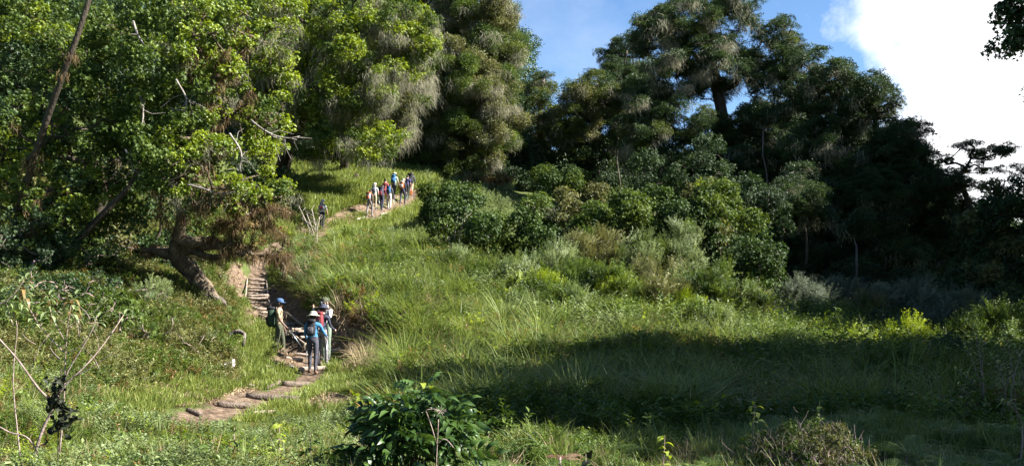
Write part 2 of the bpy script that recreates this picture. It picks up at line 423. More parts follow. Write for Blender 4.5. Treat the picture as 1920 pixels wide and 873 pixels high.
def scatter(name, proto, pts, rot, scl, parent=None):
    g, k = proto; pts = np.asarray(pts, np.float32); n = len(pts)
    me = bpy.data.meshes.new(name); me.vertices.add(n); me.vertices.foreach_set('co', pts.ravel())
    a = me.attributes.new('rot', 'FLOAT_VECTOR', 'POINT'); a.data.foreach_set('vector', np.asarray(rot, np.float32).ravel())
    scl = np.asarray(scl, np.float32)
    if scl.ndim == 1: scl = np.repeat(scl[:, None], 3, 1)
    a = me.attributes.new('scl', 'FLOAT_VECTOR', 'POINT'); a.data.foreach_set('vector', scl.ravel())
    a = me.attributes.new('idx', 'INT', 'POINT'); a.data.foreach_set('value', R.integers(0, k, n).astype(np.int32))
    o = obj(name, me, parent); md = o.modifiers.new('scatter', 'NODES'); md.node_group = g
    NINST[name] = NINST.get(name, 0)+n
    return o
def rrot(n, tilt=.4):
    return np.stack([R.normal(size=n)*tilt, R.normal(size=n)*tilt, R.random(n)*2*np.pi], -1)

P_near = {k: protos('broad_'+k, lambda: g_whorl(13, .23, .062, .034, 7), LEAF[k]) for k in ('bright', 'mid', 'dark')}
P_mid = {k: protos('bush_'+k, lambda: g_whorl(18, .36, .088, .044, 7), LEAF[k]) for k in ('bright', 'mid', 'dark', 'gloss', 'olive', 'deep', 'rust', 'yell')}
P_far = {k: protos('far_'+k, lambda: g_cluster(130, .54, .12, .062, .6), LEAF[k]) for k in ('mid', 'dark', 'deep', 'olive', 'bright')}
P_pad = {k: protos('pad_'+k, lambda: g_dome(180, .44, .075, .055), LEAF[k]) for k in ('cedar', 'deep', 'canopy', 'dark')}
P_pad['olive'] = P_pad['canopy']
P_lich = protos('lichen', lambda: strands(30, .42, .5, .026, 5, .22), LEAF['lich'])
P_lich_n = protos('lichen_fine', lambda: strands(30, .32, .5, .016, 5, .22), LEAF['lich'])
P_moss = protos('moss', lambda: strands(24, .17, .24, .018, 4, .16), LEAF['moss'])
P_tall = protos('grass_tall', lambda: blades(38, .17, .44, .018, .45, .95, 3, .5), LEAF['grass'], 5)
P_tuss = protos('tussock', lambda: blades(85, .07, .52, .018, .75, 1.1, 3, .55), LEAF['grass'], 5)
P_weed = {k: protos('weed_'+k, lambda: g_stems(6, .30, .10, .055, 9, .7, .14, False), LEAF[k]) for k in ('mid', 'yell', 'bright')}
P_tall_d = protos('grass_dry', lambda: blades(26, .14, .46, .012, .35, .9, 3), LEAF['straw'], 4)
P_short = protos('grass_lawn', lambda: blades(42, .17, .085, .012, .5, .4, 2), LEAF['lawn'], 4)
P_herb = {k: protos('herb_'+k, lambda: g_stems(7, .38, .075, .028, 15, .6, .12), LEAF[k]) for k in ('mid', 'pale', 'olive', 'bright', 'rust')}
P_feath = {k: protos('feather_'+k, lambda: g_stems(9, .62, .078, .036, 20, .6, .16, False), LEAF[k]) for k in ('mid', 'pale', 'olive', 'silver', 'bright', 'yell')}
P_fern = protos('fern_stuff', lambda: g_frond(.55, 9, .8, .24, 5), LEAF['fern'], 3)
P_litter = protos('litter', lambda: g_cluster(26, .16, .07, .03, .22), LEAF['straw'], 3)
P_root = protos('rootlets', lambda: strands(16, .14, .26, .016, 3, .08), LEAF['straw'], 3)

# ------------------------------------------------------------------ terrain
STL = [(464, 527, 43), (459, 563, 39.5), (464, 580, 38), (494, 606, 35.5), (531, 632, 33), (575, 657, 30.8)]
STR = [(500, 530, 43), (503, 563, 39.5), (510, 582, 38), (540, 606, 36), (565, 627, 34), (598, 650, 31.5)]
PATH = [(300, 815, 16.5), (340, 800, 17.5), (400, 776, 19.5), (480, 750, 21.5), (555, 724, 24.5), (586, 702, 28), (582, 675, 29.8), (585, 655, 31),
        (548, 618, 34.2), (517, 606, 35.8), (487, 581, 38), (481, 563, 39.5), (482, 529, 43), (486, 505, 46), (505, 475, 50), (548, 452, 56), (604, 441, 60), (650, 425, 62.5), (694, 409, 65),
        (720, 398, 67.3), (735, 392, 68.5), (757, 386, 69.8), (771, 380, 71.3), (830, 347, 78), (850, 338, 82)]
CP = [at(*p) for p in PATH] + [(x, y, z-.10) for x, y, z in map(lambda p: at(*p), STL+STR)]
CP += [(-30, -20, -.8), (0, -20, -1.6), (30, -20, -1.6), (-6, 3, -1.5), (0, 3, -1.6), (6, 3, -1.6), (-8, 8, -1.5), (0, 8, -1.68), (8, 8, -1.7), (0, 14, -1.9), (8, 14, -2.0),
       (-14, 12, -.6), (-22, 22, 1.5), (15, 20, -2.2), (22, 14, -2.1), (35, 30, -2.0), (30, 10, -2), (60, 40, -1.0), (120, 60, 0), (-60, 30, 12), (-120, 60, 30), (-40, 60, 12),
       (-200, 300, 75), (0, 300, 48), (100, 300, 14), (250, 300, 0), (400, 600, 0), (-500, 700, 100), (0, 700, 40), (600, 0, 0), (-600, 0, 60), (0, -400, -2), (120, 150, 1)]
CP += [at(*p) for p in [
    (100, 800, 14), (250, 780, 16), (100, 700, 17), (250, 705, 20), (0, 620, 20), (150, 605, 24), (330, 700, 22), (300, 620, 25.5), (395, 705, 24.5), (450, 655, 27.5),
    (500, 690, 27.5), (515, 710, 26.5), (522, 672, 31), (470, 700, 25.5), (440, 600, 29.5), (395, 568, 30.5), (330, 540, 31.5), (250, 520, 32.5), (100, 500, 34), (0, 480, 35), (300, 480, 40), (250, 430, 45), (100, 400, 50), (300, 400, 50),
    (420, 440, 47), (440, 485, 43), (440, 535, 39), (452, 600, 34), (440, 562, 36), (525, 548, 41.5), (535, 520, 42.5),
    (540, 437, 57), (540, 400, 62), (540, 350, 69), (610, 405, 63.2), (650, 398, 64.6), (690, 383, 66.6), (740, 364, 70.5), (775, 352, 73.5), (640, 446, 58.5), (700, 440, 58), (740, 430, 60), (790, 400, 67), (620, 330, 75), (720, 318, 80), (500, 300, 82), (850, 325, 88), (950, 352, 82),
    (900, 362, 75), (1000, 385, 75), (1100, 405, 72), (1000, 450, 60), (1100, 480, 58), (1200, 520, 56), (1400, 562, 60), (1500, 575, 62),
    (400, 200, 120), (0, 100, 125), (800, 250, 120), (1100, 330, 115), (1300, 440, 105), (1500, 530, 100), (1800, 560, 100),
    (610, 460, 50), (700, 476, 46.5), (800, 488, 45.5), (860, 505, 43.5), (950, 545, 41.5), (1050, 568, 41), (1200, 580, 42), (620, 505, 42), (700, 535, 38.5), (800, 568, 35.5), (750, 612, 32.5), (860, 625, 32), (1000, 612, 34.5), (1200, 612, 36.5),
    (1100, 690, 27), (900, 722, 25), (760, 700, 25.5), (690, 700, 26.5), (640, 720, 25.5), (700, 760, 21), (640, 690, 28.5), (880, 520, 49), (980, 545, 50), (1300, 645, 33), (1500, 640, 38), (1700, 635, 42), (1700, 720, 25), (1450, 720, 26),
    (616, 652, 31.4), (655, 664, 31.2), (712, 674, 30.2), (600, 574, 34.0), (645, 582, 32.2), (705, 598, 31.1), (745, 640, 30.3), (562, 606, 35.3), (538, 570, 38.6), (566, 540, 38.4), (572, 512, 40.6), (548, 492, 44.5), (620, 545, 37)]]
CP = np.array(CP)
def _k(d2): return np.sqrt(d2+.35)
def rbf_fit(P, z):
    d2 = ((P[:, None]-P[None])**2).sum(-1); n = len(P)
    A = np.zeros((n+3, n+3)); A[:n, :n] = _k(d2)+np.eye(n)*-.02; A[:n, n] = 1; A[:n, n+1:] = P; A[n, :n] = 1; A[n+1:, :n] = P.T
    return np.linalg.solve(A, np.concatenate([z, [0, 0, 0]]))
_w = rbf_fit(CP[:, :2], CP[:, 2])
_ph = R.random((40, 3))*2*np.pi; _kd = R.normal(size=(40, 2)); _kd /= np.linalg.norm(_kd, axis=1)[:, None]; _kf = 2*np.pi/np.exp(R.uniform(math.log(.8), math.log(9), 40))
def lumps(x, y):
    o = np.zeros_like(x)
    for i in range(40):
        o += np.sin((x*_kd[i, 0]+y*_kd[i, 1])*_kf[i]+_ph[i, 0])*(.075/ (1+_kf[i]))
    return o
PW = np.array([at(*p) for p in PATH])
def path_dist(x, y):
    best = np.full(x.shape, 1e9)
    for a, b in zip(PW[:-1, :2], PW[1:, :2]):
        ab = b-a; t = np.clip(((x-a[0])*ab[0]+(y-a[1])*ab[1])/(ab@ab), 0, 1)
        best = np.minimum(best, np.hypot(x-a[0]-t*ab[0], y-a[1]-t*ab[1]))
    return best
def H(x, y):
    x = np.atleast_1d(np.asarray(x, float)); y = np.atleast_1d(np.asarray(y, float)); sh = x.shape; x = x.ravel(); y = y.ravel(); z = np.empty_like(x)
    for s in range(0, len(x), 20000):
        q = slice(s, s+20000); X = np.stack([x[q], y[q]], -1)
        d2 = ((X[:, None]-CP[None, :, :2])**2).sum(-1)
        z[q] = _k(d2)@_w[:-3]+_w[-3]+X@_w[-2:]
    pd = path_dist(x, y)
    z += lumps(x, y)*np.clip((pd-.4)/1.5, .25, 1)
    return z.reshape(sh)
def h1(x, y): return float(H([x], [y])[0])
def on_ground(px, Y, dz=0):
    x = (px-CX)/F*Y; return (x, Y, h1(x, Y)+dz)
def ground_at(px, py, lo=6., hi=130.):
    """first ground point met by the ray through a photo pixel"""
    Y = np.concatenate([np.arange(lo, 40, .1), np.arange(40, hi, .25)]); x = (px-CX)/F*Y; z = (HOR-py)/F*Y
    g = H(x, Y); below = np.nonzero(g >= z)[0]
    i = below[0] if len(below) else len(Y)-1
    return (float(x[i]), float(Y[i]), float(g[i]))

def soil_mask(x, y, z):
    px, py = CX+x/np.maximum(y, .5)*F, HOR-z/np.maximum(y, .5)*F
    pd = path_dist(x, y); m = np.clip(1.25-pd/np.where(y > 44, .55, .42), 0, 1)
    def ell(cx, cy, rx, ry, ang=0, s=1.0):
        c_, s_ = math.cos(ang), math.sin(ang); dx, dy = px-cx, py-cy
        u = (dx*c_+dy*s_)/rx; v = (-dx*s_+dy*c_)/ry
        return np.clip((1.25-np.hypot(u, v))*2.2, 0, 1)*s*(y > 8)
    for e in [(435, 530, 22, 38, .1), (590, 505, 42, 18, -.5), (440, 738, 70, 10, -.35), (450, 768, 90, 7, -.25), (520, 738, 60, 9, -.35), (575, 712, 26, 10, -.4), (620, 752, 60, 14, -.1), (730, 665, 40, 16, -.5),
              (655, 632, 62, 34, .3), (640, 405, 60, 12, -.45, .9), (730, 372, 60, 7, -.45, .6), (540, 580, 30, 55, -.6, .9), (470, 590, 20, 30, .6, .7), (545, 665, 40, 30, 0, .9), (580, 430, 45, 14, 0, .8),
              (860, 345, 50, 8, 0, .7), (660, 690, 30, 20, .8, .5), (190, 720, 90, 12, .1, .35), (330, 735, 90, 22, .1, .5), (250, 640, 120, 40, 0, .3)]:
        m = np.maximum(m, ell(*e))
    return m

xs = np.concatenate([-np.geomspace(24, 700, 34)[::-1], np.arange(-23.75, 24, .25), np.geomspace(24, 700, 34)])
ys = np.concatenate([-np.geomspace(4, 500, 16)[::-1], np.arange(-3, 12, .5), np.arange(12, 50, .22), np.arange(50, 92, .45), np.geomspace(92, 900, 34)])
GX, GY = np.meshgrid(xs, ys); GZ = H(GX, GY)
nx, ny = len(xs), len(ys)
idx = np.arange(nx*ny).reshape(ny, nx)
gf = np.stack([idx[:-1, :-1], idx[:-1, 1:], idx[1:, 1:], idx[1:, :-1]], -1).reshape(-1, 4)
gv = np.stack([GX.ravel(), GY.ravel(), GZ.ravel()], -1)
soil = soil_mask(gv[:, 0], gv[:, 1], gv[:, 2]); soil = np.where(gv[:, 1] < 5, .1, soil)
def ground_mat():
    m = bpy.data.materials.new('turf_and_soil'); m.use_nodes = True; t = m.node_tree; p = t.nodes['Principled BSDF']
    g = t.nodes.new('ShaderNodeNewGeometry')
    def nz(s, d=8, r=.6):
        n = t.nodes.new('ShaderNodeTexNoise'); n.inputs['Scale'].default_value = s; n.inputs['Detail'].default_value = d; n.inputs['Roughness'].default_value = r
        t.links.new(g.outputs['Position'], n.inputs['Vector']); return n.outputs['Fac']
    def ramp(f, *st):
        c = t.nodes.new('ShaderNodeValToRGB'); els = c.color_ramp.elements
        for i, (q, col) in enumerate(st):
            e = els[i] if i < 2 else els.new(q)
            e.position = q; e.color = (*col, 1)
        t.links.new(f, c.inputs[0]); return c.outputs[0]
    gr = ramp(nz(3.5), (.3, (.035, .05, .014)), (.7, (.10, .12, .035)))
    dr = ramp(nz(5.5), (.3, (.05, .033, .022)), (.72, (.24, .175, .125)), (.5, (.125, .088, .06)))
    at_ = t.nodes.new('ShaderNodeAttribute'); at_.attribute_name = 'soil'
    ma = t.nodes.new('ShaderNodeMath'); ma.operation = 'MULTIPLY_ADD'; ma.inputs[1].default_value = .9; ma.inputs[2].default_value = -.45; t.links.new(nz(4, 6), ma.inputs[0])
    ad = t.nodes.new('ShaderNodeMath'); ad.operation = 'ADD'; t.links.new(at_.outputs['Fac'], ad.inputs[0]); t.links.new(ma.outputs[0], ad.inputs[1])
    st_ = ramp(ad.outputs[0], (.35, (0, 0, 0)), (.6, (1, 1, 1)))
    mx_ = t.nodes.new('ShaderNodeMix'); mx_.data_type = 'RGBA'
    t.links.new(st_, mx_.inputs[0]); t.links.new(gr, mx_.inputs[6]); t.links.new(dr, mx_.inputs[7]); t.links.new(mx_.outputs[2], p.inputs['Base Color'])
    b = t.nodes.new('ShaderNodeBump'); b.inputs['Strength'].default_value = 1; b.inputs['Distance'].default_value = .09; t.links.new(nz(7, 10, .7), b.inputs['Height']); t.links.new(b.outputs[0], p.inputs['Normal'])
    p.inputs['Roughness'].default_value = .95; p.inputs['Specular IOR Level'].default_value = .1
    return m
GM = ground_mat()
fsoil = soil[gf].mean(1); fc = gv[gf].mean(1)
is_path = (path_dist(fc[:, 0], fc[:, 1]) < .75) & (fsoil > .45) & (fc[:, 1] > 15)
def ground_obj(name, sel):
    f = gf[sel]; u, inv = np.unique(f, return_inverse=True)
    me = mesh_np(name, gv[u], inv.reshape(f.shape), [GM], smooth=True)
    a = me.attributes.new('soil', 'FLOAT', 'POINT'); a.data.foreach_set('value', soil[u].astype(np.float32))
    return tag(obj(name, me), kind='structure')
ground_obj('ground', ~is_path); ground_obj('dirt_path', is_path)
# ------------------------------------------------------------------ trees and bushes
def blob_fill(envs, n, rr, seed=None, dens=.72):
    """leaf masses packed through ellipsoids given as (px, py, Y, rx_px, ry_px, depth_m); returns centres and radii in metres"""
    cs, rs = [], []; vol = np.array([e[3]*e[4] for e in envs], float); vol /= vol.sum(); tries = 0
    while len(cs) < n and tries < n*60:
        tries += 1; e = envs[R.choice(len(envs), p=vol)]
        q = rvec(1)[0]*(.25+.75*R.random()**.5)
        c = np.array(at(e[0]+q[0]*e[3], e[1]+q[1]*e[4], e[2])); c[1] += q[2]*e[5]; c[0] *= 1; 
        r = rr[0]+(rr[1]-rr[0])*R.random()**1.5
        if cs and (np.linalg.norm(np.array(cs)-c, axis=1) < (np.array(rs)+r)*dens*.8).any() and tries < n*40: continue
        cs.append(c); rs.append(r)
    return np.array(cs), np.array(rs)
def skeleton(trunk, tr, cs, seglen=.7, wob=.12, minh=.25, tip=.018, sub=3, rs=None, sag=0.):
    nodes = [np.array(p, float) for p in trunk]; par = [-1]+list(range(len(trunk)-1)); fixed = len(trunk)
    z0 = nodes[0][2]; zr = max(nodes[-1][2]-z0, .1)
    axis = np.array(trunk, float)
    order = np.argsort([np.min(np.linalg.norm(axis-c, axis=1)) for c in cs])
    def grow(a, target, w):
        p0 = nodes[a]; dv = target-p0; ln = np.linalg.norm(dv); k = max(2, int(ln/seglen)); off = norm(np.cross(dv, R.normal(size=3)))*ln*w; off2 = norm(np.cross(dv, R.normal(size=3)))*ln*w*.5
        prev = a
        for i in range(1, k+1):
            t = i/k; p = p0+dv*t+off*math.sin(math.pi*t)+off2*math.sin(2*math.pi*t)+np.array([0, 0, -sag*ln*math.sin(math.pi*t)])
            nodes.append(p); par.append(prev); prev = len(nodes)-1
        return prev
    for b in order:
        c = cs[b]; A = np.array(nodes); d = np.linalg.norm(A-c, axis=1)+.9*np.maximum(0, A[:, 2]-c[2]); d[:fixed] += np.where((A[:fixed, 2]-z0)/zr < minh, 6, 0)
        e = grow(int(np.argmin(d)), c-np.array([0, 0, .3*(rs[b] if rs is not None else 0)]), wob)
        if rs is not None:
            for _ in range(sub): grow(e, c+rvec(1)[0]*rs[b]*.8, wob)
    n = len(nodes); area = np.full(n, 0.); kids = [[] for _ in range(n)]
    for i in range(1, n): kids[par[i]].append(i)
    rad = np.zeros(n)
    for i in range(n-1, -1, -1):
        rad[i] = (sum(rad[k]**2.3 for k in kids[i]))**(1/2.3)*1.012 if kids[i] else tip
    trr = np.interp(np.arange(fixed), np.linspace(0, fixed-1, len(tr)), tr); rad[:fixed] = np.maximum(trr, 0)
    for i in range(fixed, n): rad[i] = min(rad[i], rad[par[i]]*.92)
    return np.array(nodes), par, rad, kids, fixed
def limb_mesh(mb, nodes, par, rad, kids, fixed, sides=6, rough=.12, minr=0):
    mb.tube(nodes[:fixed], rad[:fixed], max(sides, 9), rough=rough)
    done = set(range(fixed))
    for i in range(fixed, len(nodes)):
        if i in done: continue
        ch = [par[i], i]; done.add(i); c = i
        while kids[c]:
            c = max(kids[c], key=lambda q: rad[q]); 
            if c in done: break
            ch.append(c); done.add(c)
        r = rad[ch].copy(); r[0] = min(r[0], r[1]*1.15)
        if r[1] < minr: continue
        mb.tube(nodes[ch], r, sides if r[1] > .05 else 4, rough=rough, cap=False)
def crown_points(cs, rs, per, flat=.75, up=.15, shell=.5):
    P_, Rt = [], []
    for c, r in zip(cs, rs):
        n = max(3, int(per*r*r)); q = rvec(n); q[:, 2] = q[:, 2]+up; q = norm(q)
        P_.append(c+q*(r*(shell+(1-shell)*R.random(n)**.7))[:, None]*[1, 1, flat])
    P_ = np.concatenate(P_); return P_, rrot(len(P_), .45)
def under_points(cs, rs, per, flat=.7):
    P_ = []
    for c, r in zip(cs, rs):
        n = R.poisson(per*r*r*R.gamma(.55)*1.9)
        if n == 0: continue
        a = R.random(n)*2*np.pi; q = r*np.sqrt(R.random(n))
        P_.append(c+np.stack([np.cos(a)*q, np.sin(a)*q, -R.random(n)*flat*r*.6], -1))
    return np.concatenate(P_) if P_ else np.zeros((0, 3))
def plant(name, label, cat, trunk, tr, cs, rs, leafs, bark, group=None, per=26, lichen=0, lich=None, ls=(.6, 1.4), moss=0, flat=.75, scale=(.8, 1.25),
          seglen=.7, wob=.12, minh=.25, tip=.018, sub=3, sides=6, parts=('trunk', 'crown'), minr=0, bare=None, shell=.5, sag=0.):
    root = empty(name, tuple(trunk[0]), label, cat, group); inv = -np.array(trunk[0])
    allc = cs if bare is None else np.concatenate([cs, bare]); allr = rs if bare is None else np.concatenate([rs, np.full(len(bare), .15)])
    nd, par, rad, kids, fx = skeleton(trunk, tr, allc, seglen, wob, minh, tip, sub, allr, sag)
    mb = MB(); limb_mesh(mb, nd+inv, par, rad, kids, fx, sides, minr=minr); mb.build(parts[0], bark, root)
    w = np.array([q[1] for q in leafs], float); w /= w.sum(); pick = R.choice(len(leafs), len(cs), p=w)
    for i, (pr, _) in enumerate(leafs):
        s = pick == i
        if not s.any(): continue
        pts, rot = crown_points(cs[s], rs[s], per, flat, shell=shell)
        scatter(parts[1], pr, pts+inv, rot, R.uniform(*scale, len(pts)), root)['kind'] = 'stuff'
    if lichen:
        p = under_points(cs, rs, lichen)
        if len(p):
            s = R.uniform(*ls, len(p)); scatter('lichen', lich or P_lich, p+inv, rrot(len(p), .16), np.stack([s*.6+.4, s*.6+.4, s], -1), root)['kind'] = 'stuff'
    if moss:
        s = (rad > .035) & (np.arange(len(nd)) > 2); q = nd[s]; k = R.integers(0, len(q), int(moss)) if len(q) else []
        if len(q): scatter('hanging_moss', P_moss, q[k]+inv+R.normal(size=(len(k), 3))*.06, rrot(len(k), .12), R.uniform(.6, 1.5, len(k)), root)['kind'] = 'stuff'
    return root
def poly(*pts): return np.array([at(*p) for p in pts])
def smooth_poly(pts, n):
    pts = np.asarray(pts, float); t = np.linspace(0, 1, len(pts)); T = np.linspace(0, 1, n); out_ = np.stack([np.interp(T, t, pts[:, i]) for i in range(3)], -1)
    for _ in range(2): out_[1:-1] = (out_[:-2]+2*out_[1:-1]+out_[2:])/4
    return out_
def Q(*a): return [(P, w) for P, w in a]

# the mossy leaning tree beside the stairs
tb = np.array(at(400, 572, 30.4)); tb[2] = h1(tb[0], tb[1])-.15
trA = smooth_poly(np.vstack([tb, poly((385, 545, 30.4), (366, 516, 30.3), (345, 492, 30.1), (322, 474, 29.8), (335, 440, 29.5), (345, 400, 29.2), (330, 350, 29), (345, 290, 28.8), (375, 220, 28.7), (400, 150, 28.6))]), 24)
envA = [(385, 60, 28.8, 115, 90, 2.6), (350, 180, 28.4, 130, 100, 2.6), (345, 300, 28.2, 110, 80, 2.3), (300, 80, 29.5, 80, 90, 2), (425, 360, 28, 72, 35, 1.4), (270, 250, 29.4, 70, 100, 2), (500, 60, 30, 60, 80, 2), (520, 140, 31, 35, 60, 1.2), (500, 250, 30, 40, 60, 1.2), (520, 345, 29.8, 30, 40, 1)]
cs, rs = blob_fill(envA, 205, (.22, .50)); lit_tint = (cs[:, 0] > -8.9+R.normal(size=len(cs))*.5)  # clumps on the sunward right get brighter leaves, sunlight put into leaf colour
bareA = poly((268, 466, 29.6), (295, 462, 30), (430, 468, 29.2), (470, 470, 29), (505, 478, 29.2), (535, 492, 29.4), (400, 450, 29.6), (440, 430, 29), (500, 420, 29.2), (410, 410, 29), (535, 445, 29.6), (470, 395, 28.8))
A = plant('mossy_tree', 'leaning mossy tree with gnarled trunk and bright green crown beside the stairs', 'tree', trA, [.34, .28, .28, .20, .15, .13, .11, .07], cs[lit_tint], rs[lit_tint],
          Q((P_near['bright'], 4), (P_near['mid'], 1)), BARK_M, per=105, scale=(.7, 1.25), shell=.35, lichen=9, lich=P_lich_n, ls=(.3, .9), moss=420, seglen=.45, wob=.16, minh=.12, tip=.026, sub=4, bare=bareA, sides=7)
inv = -np.array(trA[0])
p, r_ = crown_points(cs[~lit_tint], rs[~lit_tint], 85); scatter('crown', P_near['mid'], p+inv, r_, R.uniform(.9, 1.35, len(p)), A)['kind'] = 'stuff'  # shaded left of the crown, its shade painted with darker leaves
mb = MB()                                                    # flared roots
for q in [((400, 560, 30.3), (420, 590, 29.6), (450, 622, 29)), ((398, 565, 30.2), (380, 585, 29.5), (372, 596, 29.2)), ((405, 560, 30.5), (430, 575, 30.8), (446, 585, 31.2)), ((392, 560, 30.1), (368, 566, 29.6), (352, 572, 29.4))]:
    pp = smooth_poly([at(*z) for z in q], 9); pp[3:, 2] = H(pp[3:, 0], pp[3:, 1])-np.linspace(-.06, .05, 6)
    mb.tube(pp+inv, np.linspace(.17, .05, 9), 8, rough=.2)
mb.build('root_flare', BARK, A)
mb = MB(); pp = smooth_poly([at(*z) for z in ((345, 480, 30.0), (320, 476, 29.9), (290, 470, 29.8), (262, 466, 29.7))], 9); mb.tube(pp+inv, np.linspace(.26, .04, 9), 8, rough=.2)
pp = smooth_poly([at(*z) for z in ((350, 470, 29.8), (385, 458, 29.6), (430, 462, 29.4), (470, 470, 29.2), (520, 488, 29.3), (548, 480, 29.4))], 12); mb.tube(pp+inv, np.linspace(.17, .04, 12), 8, rough=.22)
pp = smooth_poly([at(*z) for z in ((345, 455, 29.8), (370, 478, 29.5), (410, 486, 29.3), (440, 470, 29.2), (455, 440, 29.2))], 10); mb.tube(pp+inv, np.linspace(.12, .05, 10), 8, rough=.22)
mb.build('limb', BARK_M, A)
# brown moss tufts hanging along the low limbs
cm = []
for seq, n_ in [(((345, 455, 29.8), (385, 448, 29.6), (430, 455, 29.4), (470, 463, 29.2), (520, 482, 29.3), (548, 476, 29.4)), 110), (((345, 455, 29.8), (370, 478, 29.5), (410, 486, 29.3), (440, 470, 29.2), (455, 440, 29.2)), 60), (((400, 420, 29), (450, 410, 29), (500, 420, 29.2), (540, 445, 29.4)), 70), (((330, 440, 29.6), (300, 400, 29), (290, 360, 28.6)), 35), (((470, 400, 29), (510, 385, 29), (545, 400, 29.2)), 40)]:
    q = smooth_poly([at(*z) for z in seq], 40); k = R.integers(0, 40, n_); cm.append(q[k]+R.normal(size=(n_, 3))*[.07, .12, .05])
cm = np.concatenate(cm); s = R.uniform(.5, 1.1, len(cm))*(1+.6*(R.random(len(cm)) < .15))
scatter('hanging_moss', P_moss, cm+inv, rrot(len(cm), .12), np.stack([s*.7, s*.7, s], -1), A)['kind'] = 'stuff'
for seq in [((400, 425, 29.2), (450, 412, 29), (500, 420, 29.2), (540, 447, 29.4)), ((470, 463, 29.2), (480, 420, 29), (512, 386, 29), (545, 400, 29.2)), ((520, 482, 29.3), (535, 500, 29.3), (530, 515, 29.3))]:
    mb = MB(); mb.tube(smooth_poly([at(*z) for z in seq], 10)+inv, np.linspace(.06, .02, 10), 6, rough=.2); mb.build('limb', BARK_M, A)
cs, rs = blob_fill([(430, 400, 29.2, 110, 45, 1.0), (530, 420, 29.6, 35, 60, .6), (510, 370, 29.8, 40, 30, .6), (470, 440, 29.2, 80, 40, .8)], 60, (.14, .28)); p, r_ = crown_points(cs, rs, 130)
w_ = R.random(len(p)); q_ = w_ < .45
scatter('lower_foliage', P_mid['olive'], p[q_]+inv, r_[q_], R.uniform(.35, .55, q_.sum()), A)['kind'] = 'stuff'; q_ = w_ > .72
scatter('lower_foliage', P_mid['rust'], p[q_]+inv, r_[q_], R.uniform(.3, .45, q_.sum()), A)['kind'] = 'stuff'

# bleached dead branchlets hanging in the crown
for seq, n_ in [(((262, 180, 27.2), (272, 215, 27), (262, 245, 27), (268, 285, 27)), 9), (((250, 40, 27.4), (262, 80, 27.2), (290, 100, 27), (300, 130, 27)), 7), (((235, 280, 27.2), (245, 300, 27), (250, 320, 27)), 6), (((470, 225, 28.6), (500, 250, 28.4), (540, 262, 28.4), (562, 255, 28.4)), 12), (((330, 150, 26.8), (352, 185, 26.6), (345, 215, 26.6)), 9), (((430, 250, 28), (455, 285, 28), (448, 320, 28)), 12), (((350, 345, 27), (385, 355, 27), (420, 365, 27)), 9)]:
    pp = smooth_poly([at(*q) for q in seq], 9); mb = MB(); mb.tube(pp+inv, np.linspace(.035, .012, 9), 6, rough=.2)
    for _ in range(n_):
        u = pp[R.integers(2, 9)]; d = norm(R.normal(size=3)*[1, .6, 1]+[.1, 0, -.5]); l = R.uniform(.25, .7); mb.tube([u+inv, u+inv+d*l*.5+R.normal(size=3)*.05, u+inv+d*l+[0, 0, -.08]], [.012, .008, .004], 4, cap=False)
    mb.build('dead_branch', BARK_P, A)
# dark trees at the left edge
def tree_px(name, label, cat, base, tpts, tr, envs, nb, rr, leafs, bark, sink=.2, **k):
    b = np.array(at(*base)); b[2] = h1(b[0], b[1])-sink
    t = smooth_poly(np.vstack([b]+[np.array(at(*q)) for q in tpts]), 14)
    cs, rs = blob_fill(envs, nb, rr); return plant(name, label, cat, t, tr, cs, rs, leafs, bark, **k)
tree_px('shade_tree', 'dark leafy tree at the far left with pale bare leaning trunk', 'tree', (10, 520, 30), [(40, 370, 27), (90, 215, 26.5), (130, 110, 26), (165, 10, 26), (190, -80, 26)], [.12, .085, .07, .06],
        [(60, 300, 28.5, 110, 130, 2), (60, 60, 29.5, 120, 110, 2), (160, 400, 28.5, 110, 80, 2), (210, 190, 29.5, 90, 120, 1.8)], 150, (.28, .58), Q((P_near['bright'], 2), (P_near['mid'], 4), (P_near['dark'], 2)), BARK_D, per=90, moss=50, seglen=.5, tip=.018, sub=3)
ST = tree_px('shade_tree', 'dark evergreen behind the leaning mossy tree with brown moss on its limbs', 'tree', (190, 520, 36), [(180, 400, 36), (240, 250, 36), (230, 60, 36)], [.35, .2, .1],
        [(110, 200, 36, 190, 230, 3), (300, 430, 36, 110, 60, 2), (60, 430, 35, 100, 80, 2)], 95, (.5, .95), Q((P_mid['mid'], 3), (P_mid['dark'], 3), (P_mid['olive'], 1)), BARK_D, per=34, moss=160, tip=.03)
o_ = np.array(ST.location); mb = MB(); mb.tube(smooth_poly([at(*z) for z in ((60, 520, 28), (125, 470, 27.8), (175, 420, 27.6), (215, 378, 27.5), (250, 345, 27.4), (262, 300, 27.4))], 14)-o_, np.linspace(.14, .03, 14), 8, rough=.2); mb.build('limb', BARK_D, ST)
# lichen-hung tree above the grassy slope
tree_px('lichen_tree', 'big spreading tree above the grassy slope hung with long pale lichen', 'tree', (522, 318, 72), [(548, 250, 69), (590, 180, 66), (600, 120, 64), (620, 40, 62)], [.55, .4, .3, .2],
        [(690, 90, 61, 105, 110, 4.5), (560, 70, 62, 90, 90, 4), (620, 180, 61, 90, 60, 3.5), (700, 275, 60, 62, 30, 2), (640, 255, 62, 70, 36, 2.5), (590, 285, 63, 40, 20, 1.5), (500, 240, 63, 50, 50, 2.5), (480, 150, 62, 50, 110, 3), (790, 60, 62, 35, 70, 3)], 220, (.5, 1.0),
        Q((P_mid['bright'], 5), (P_mid['mid'], 2), (P_mid['yell'], 1)), BARK_D, per=38, lichen=6.5, lich=P_lich_n, ls=(.7, 2.2), shell=.35, moss=120, seglen=.9, wob=.17, tip=.03, sub=3, minh=.3, sag=.03)
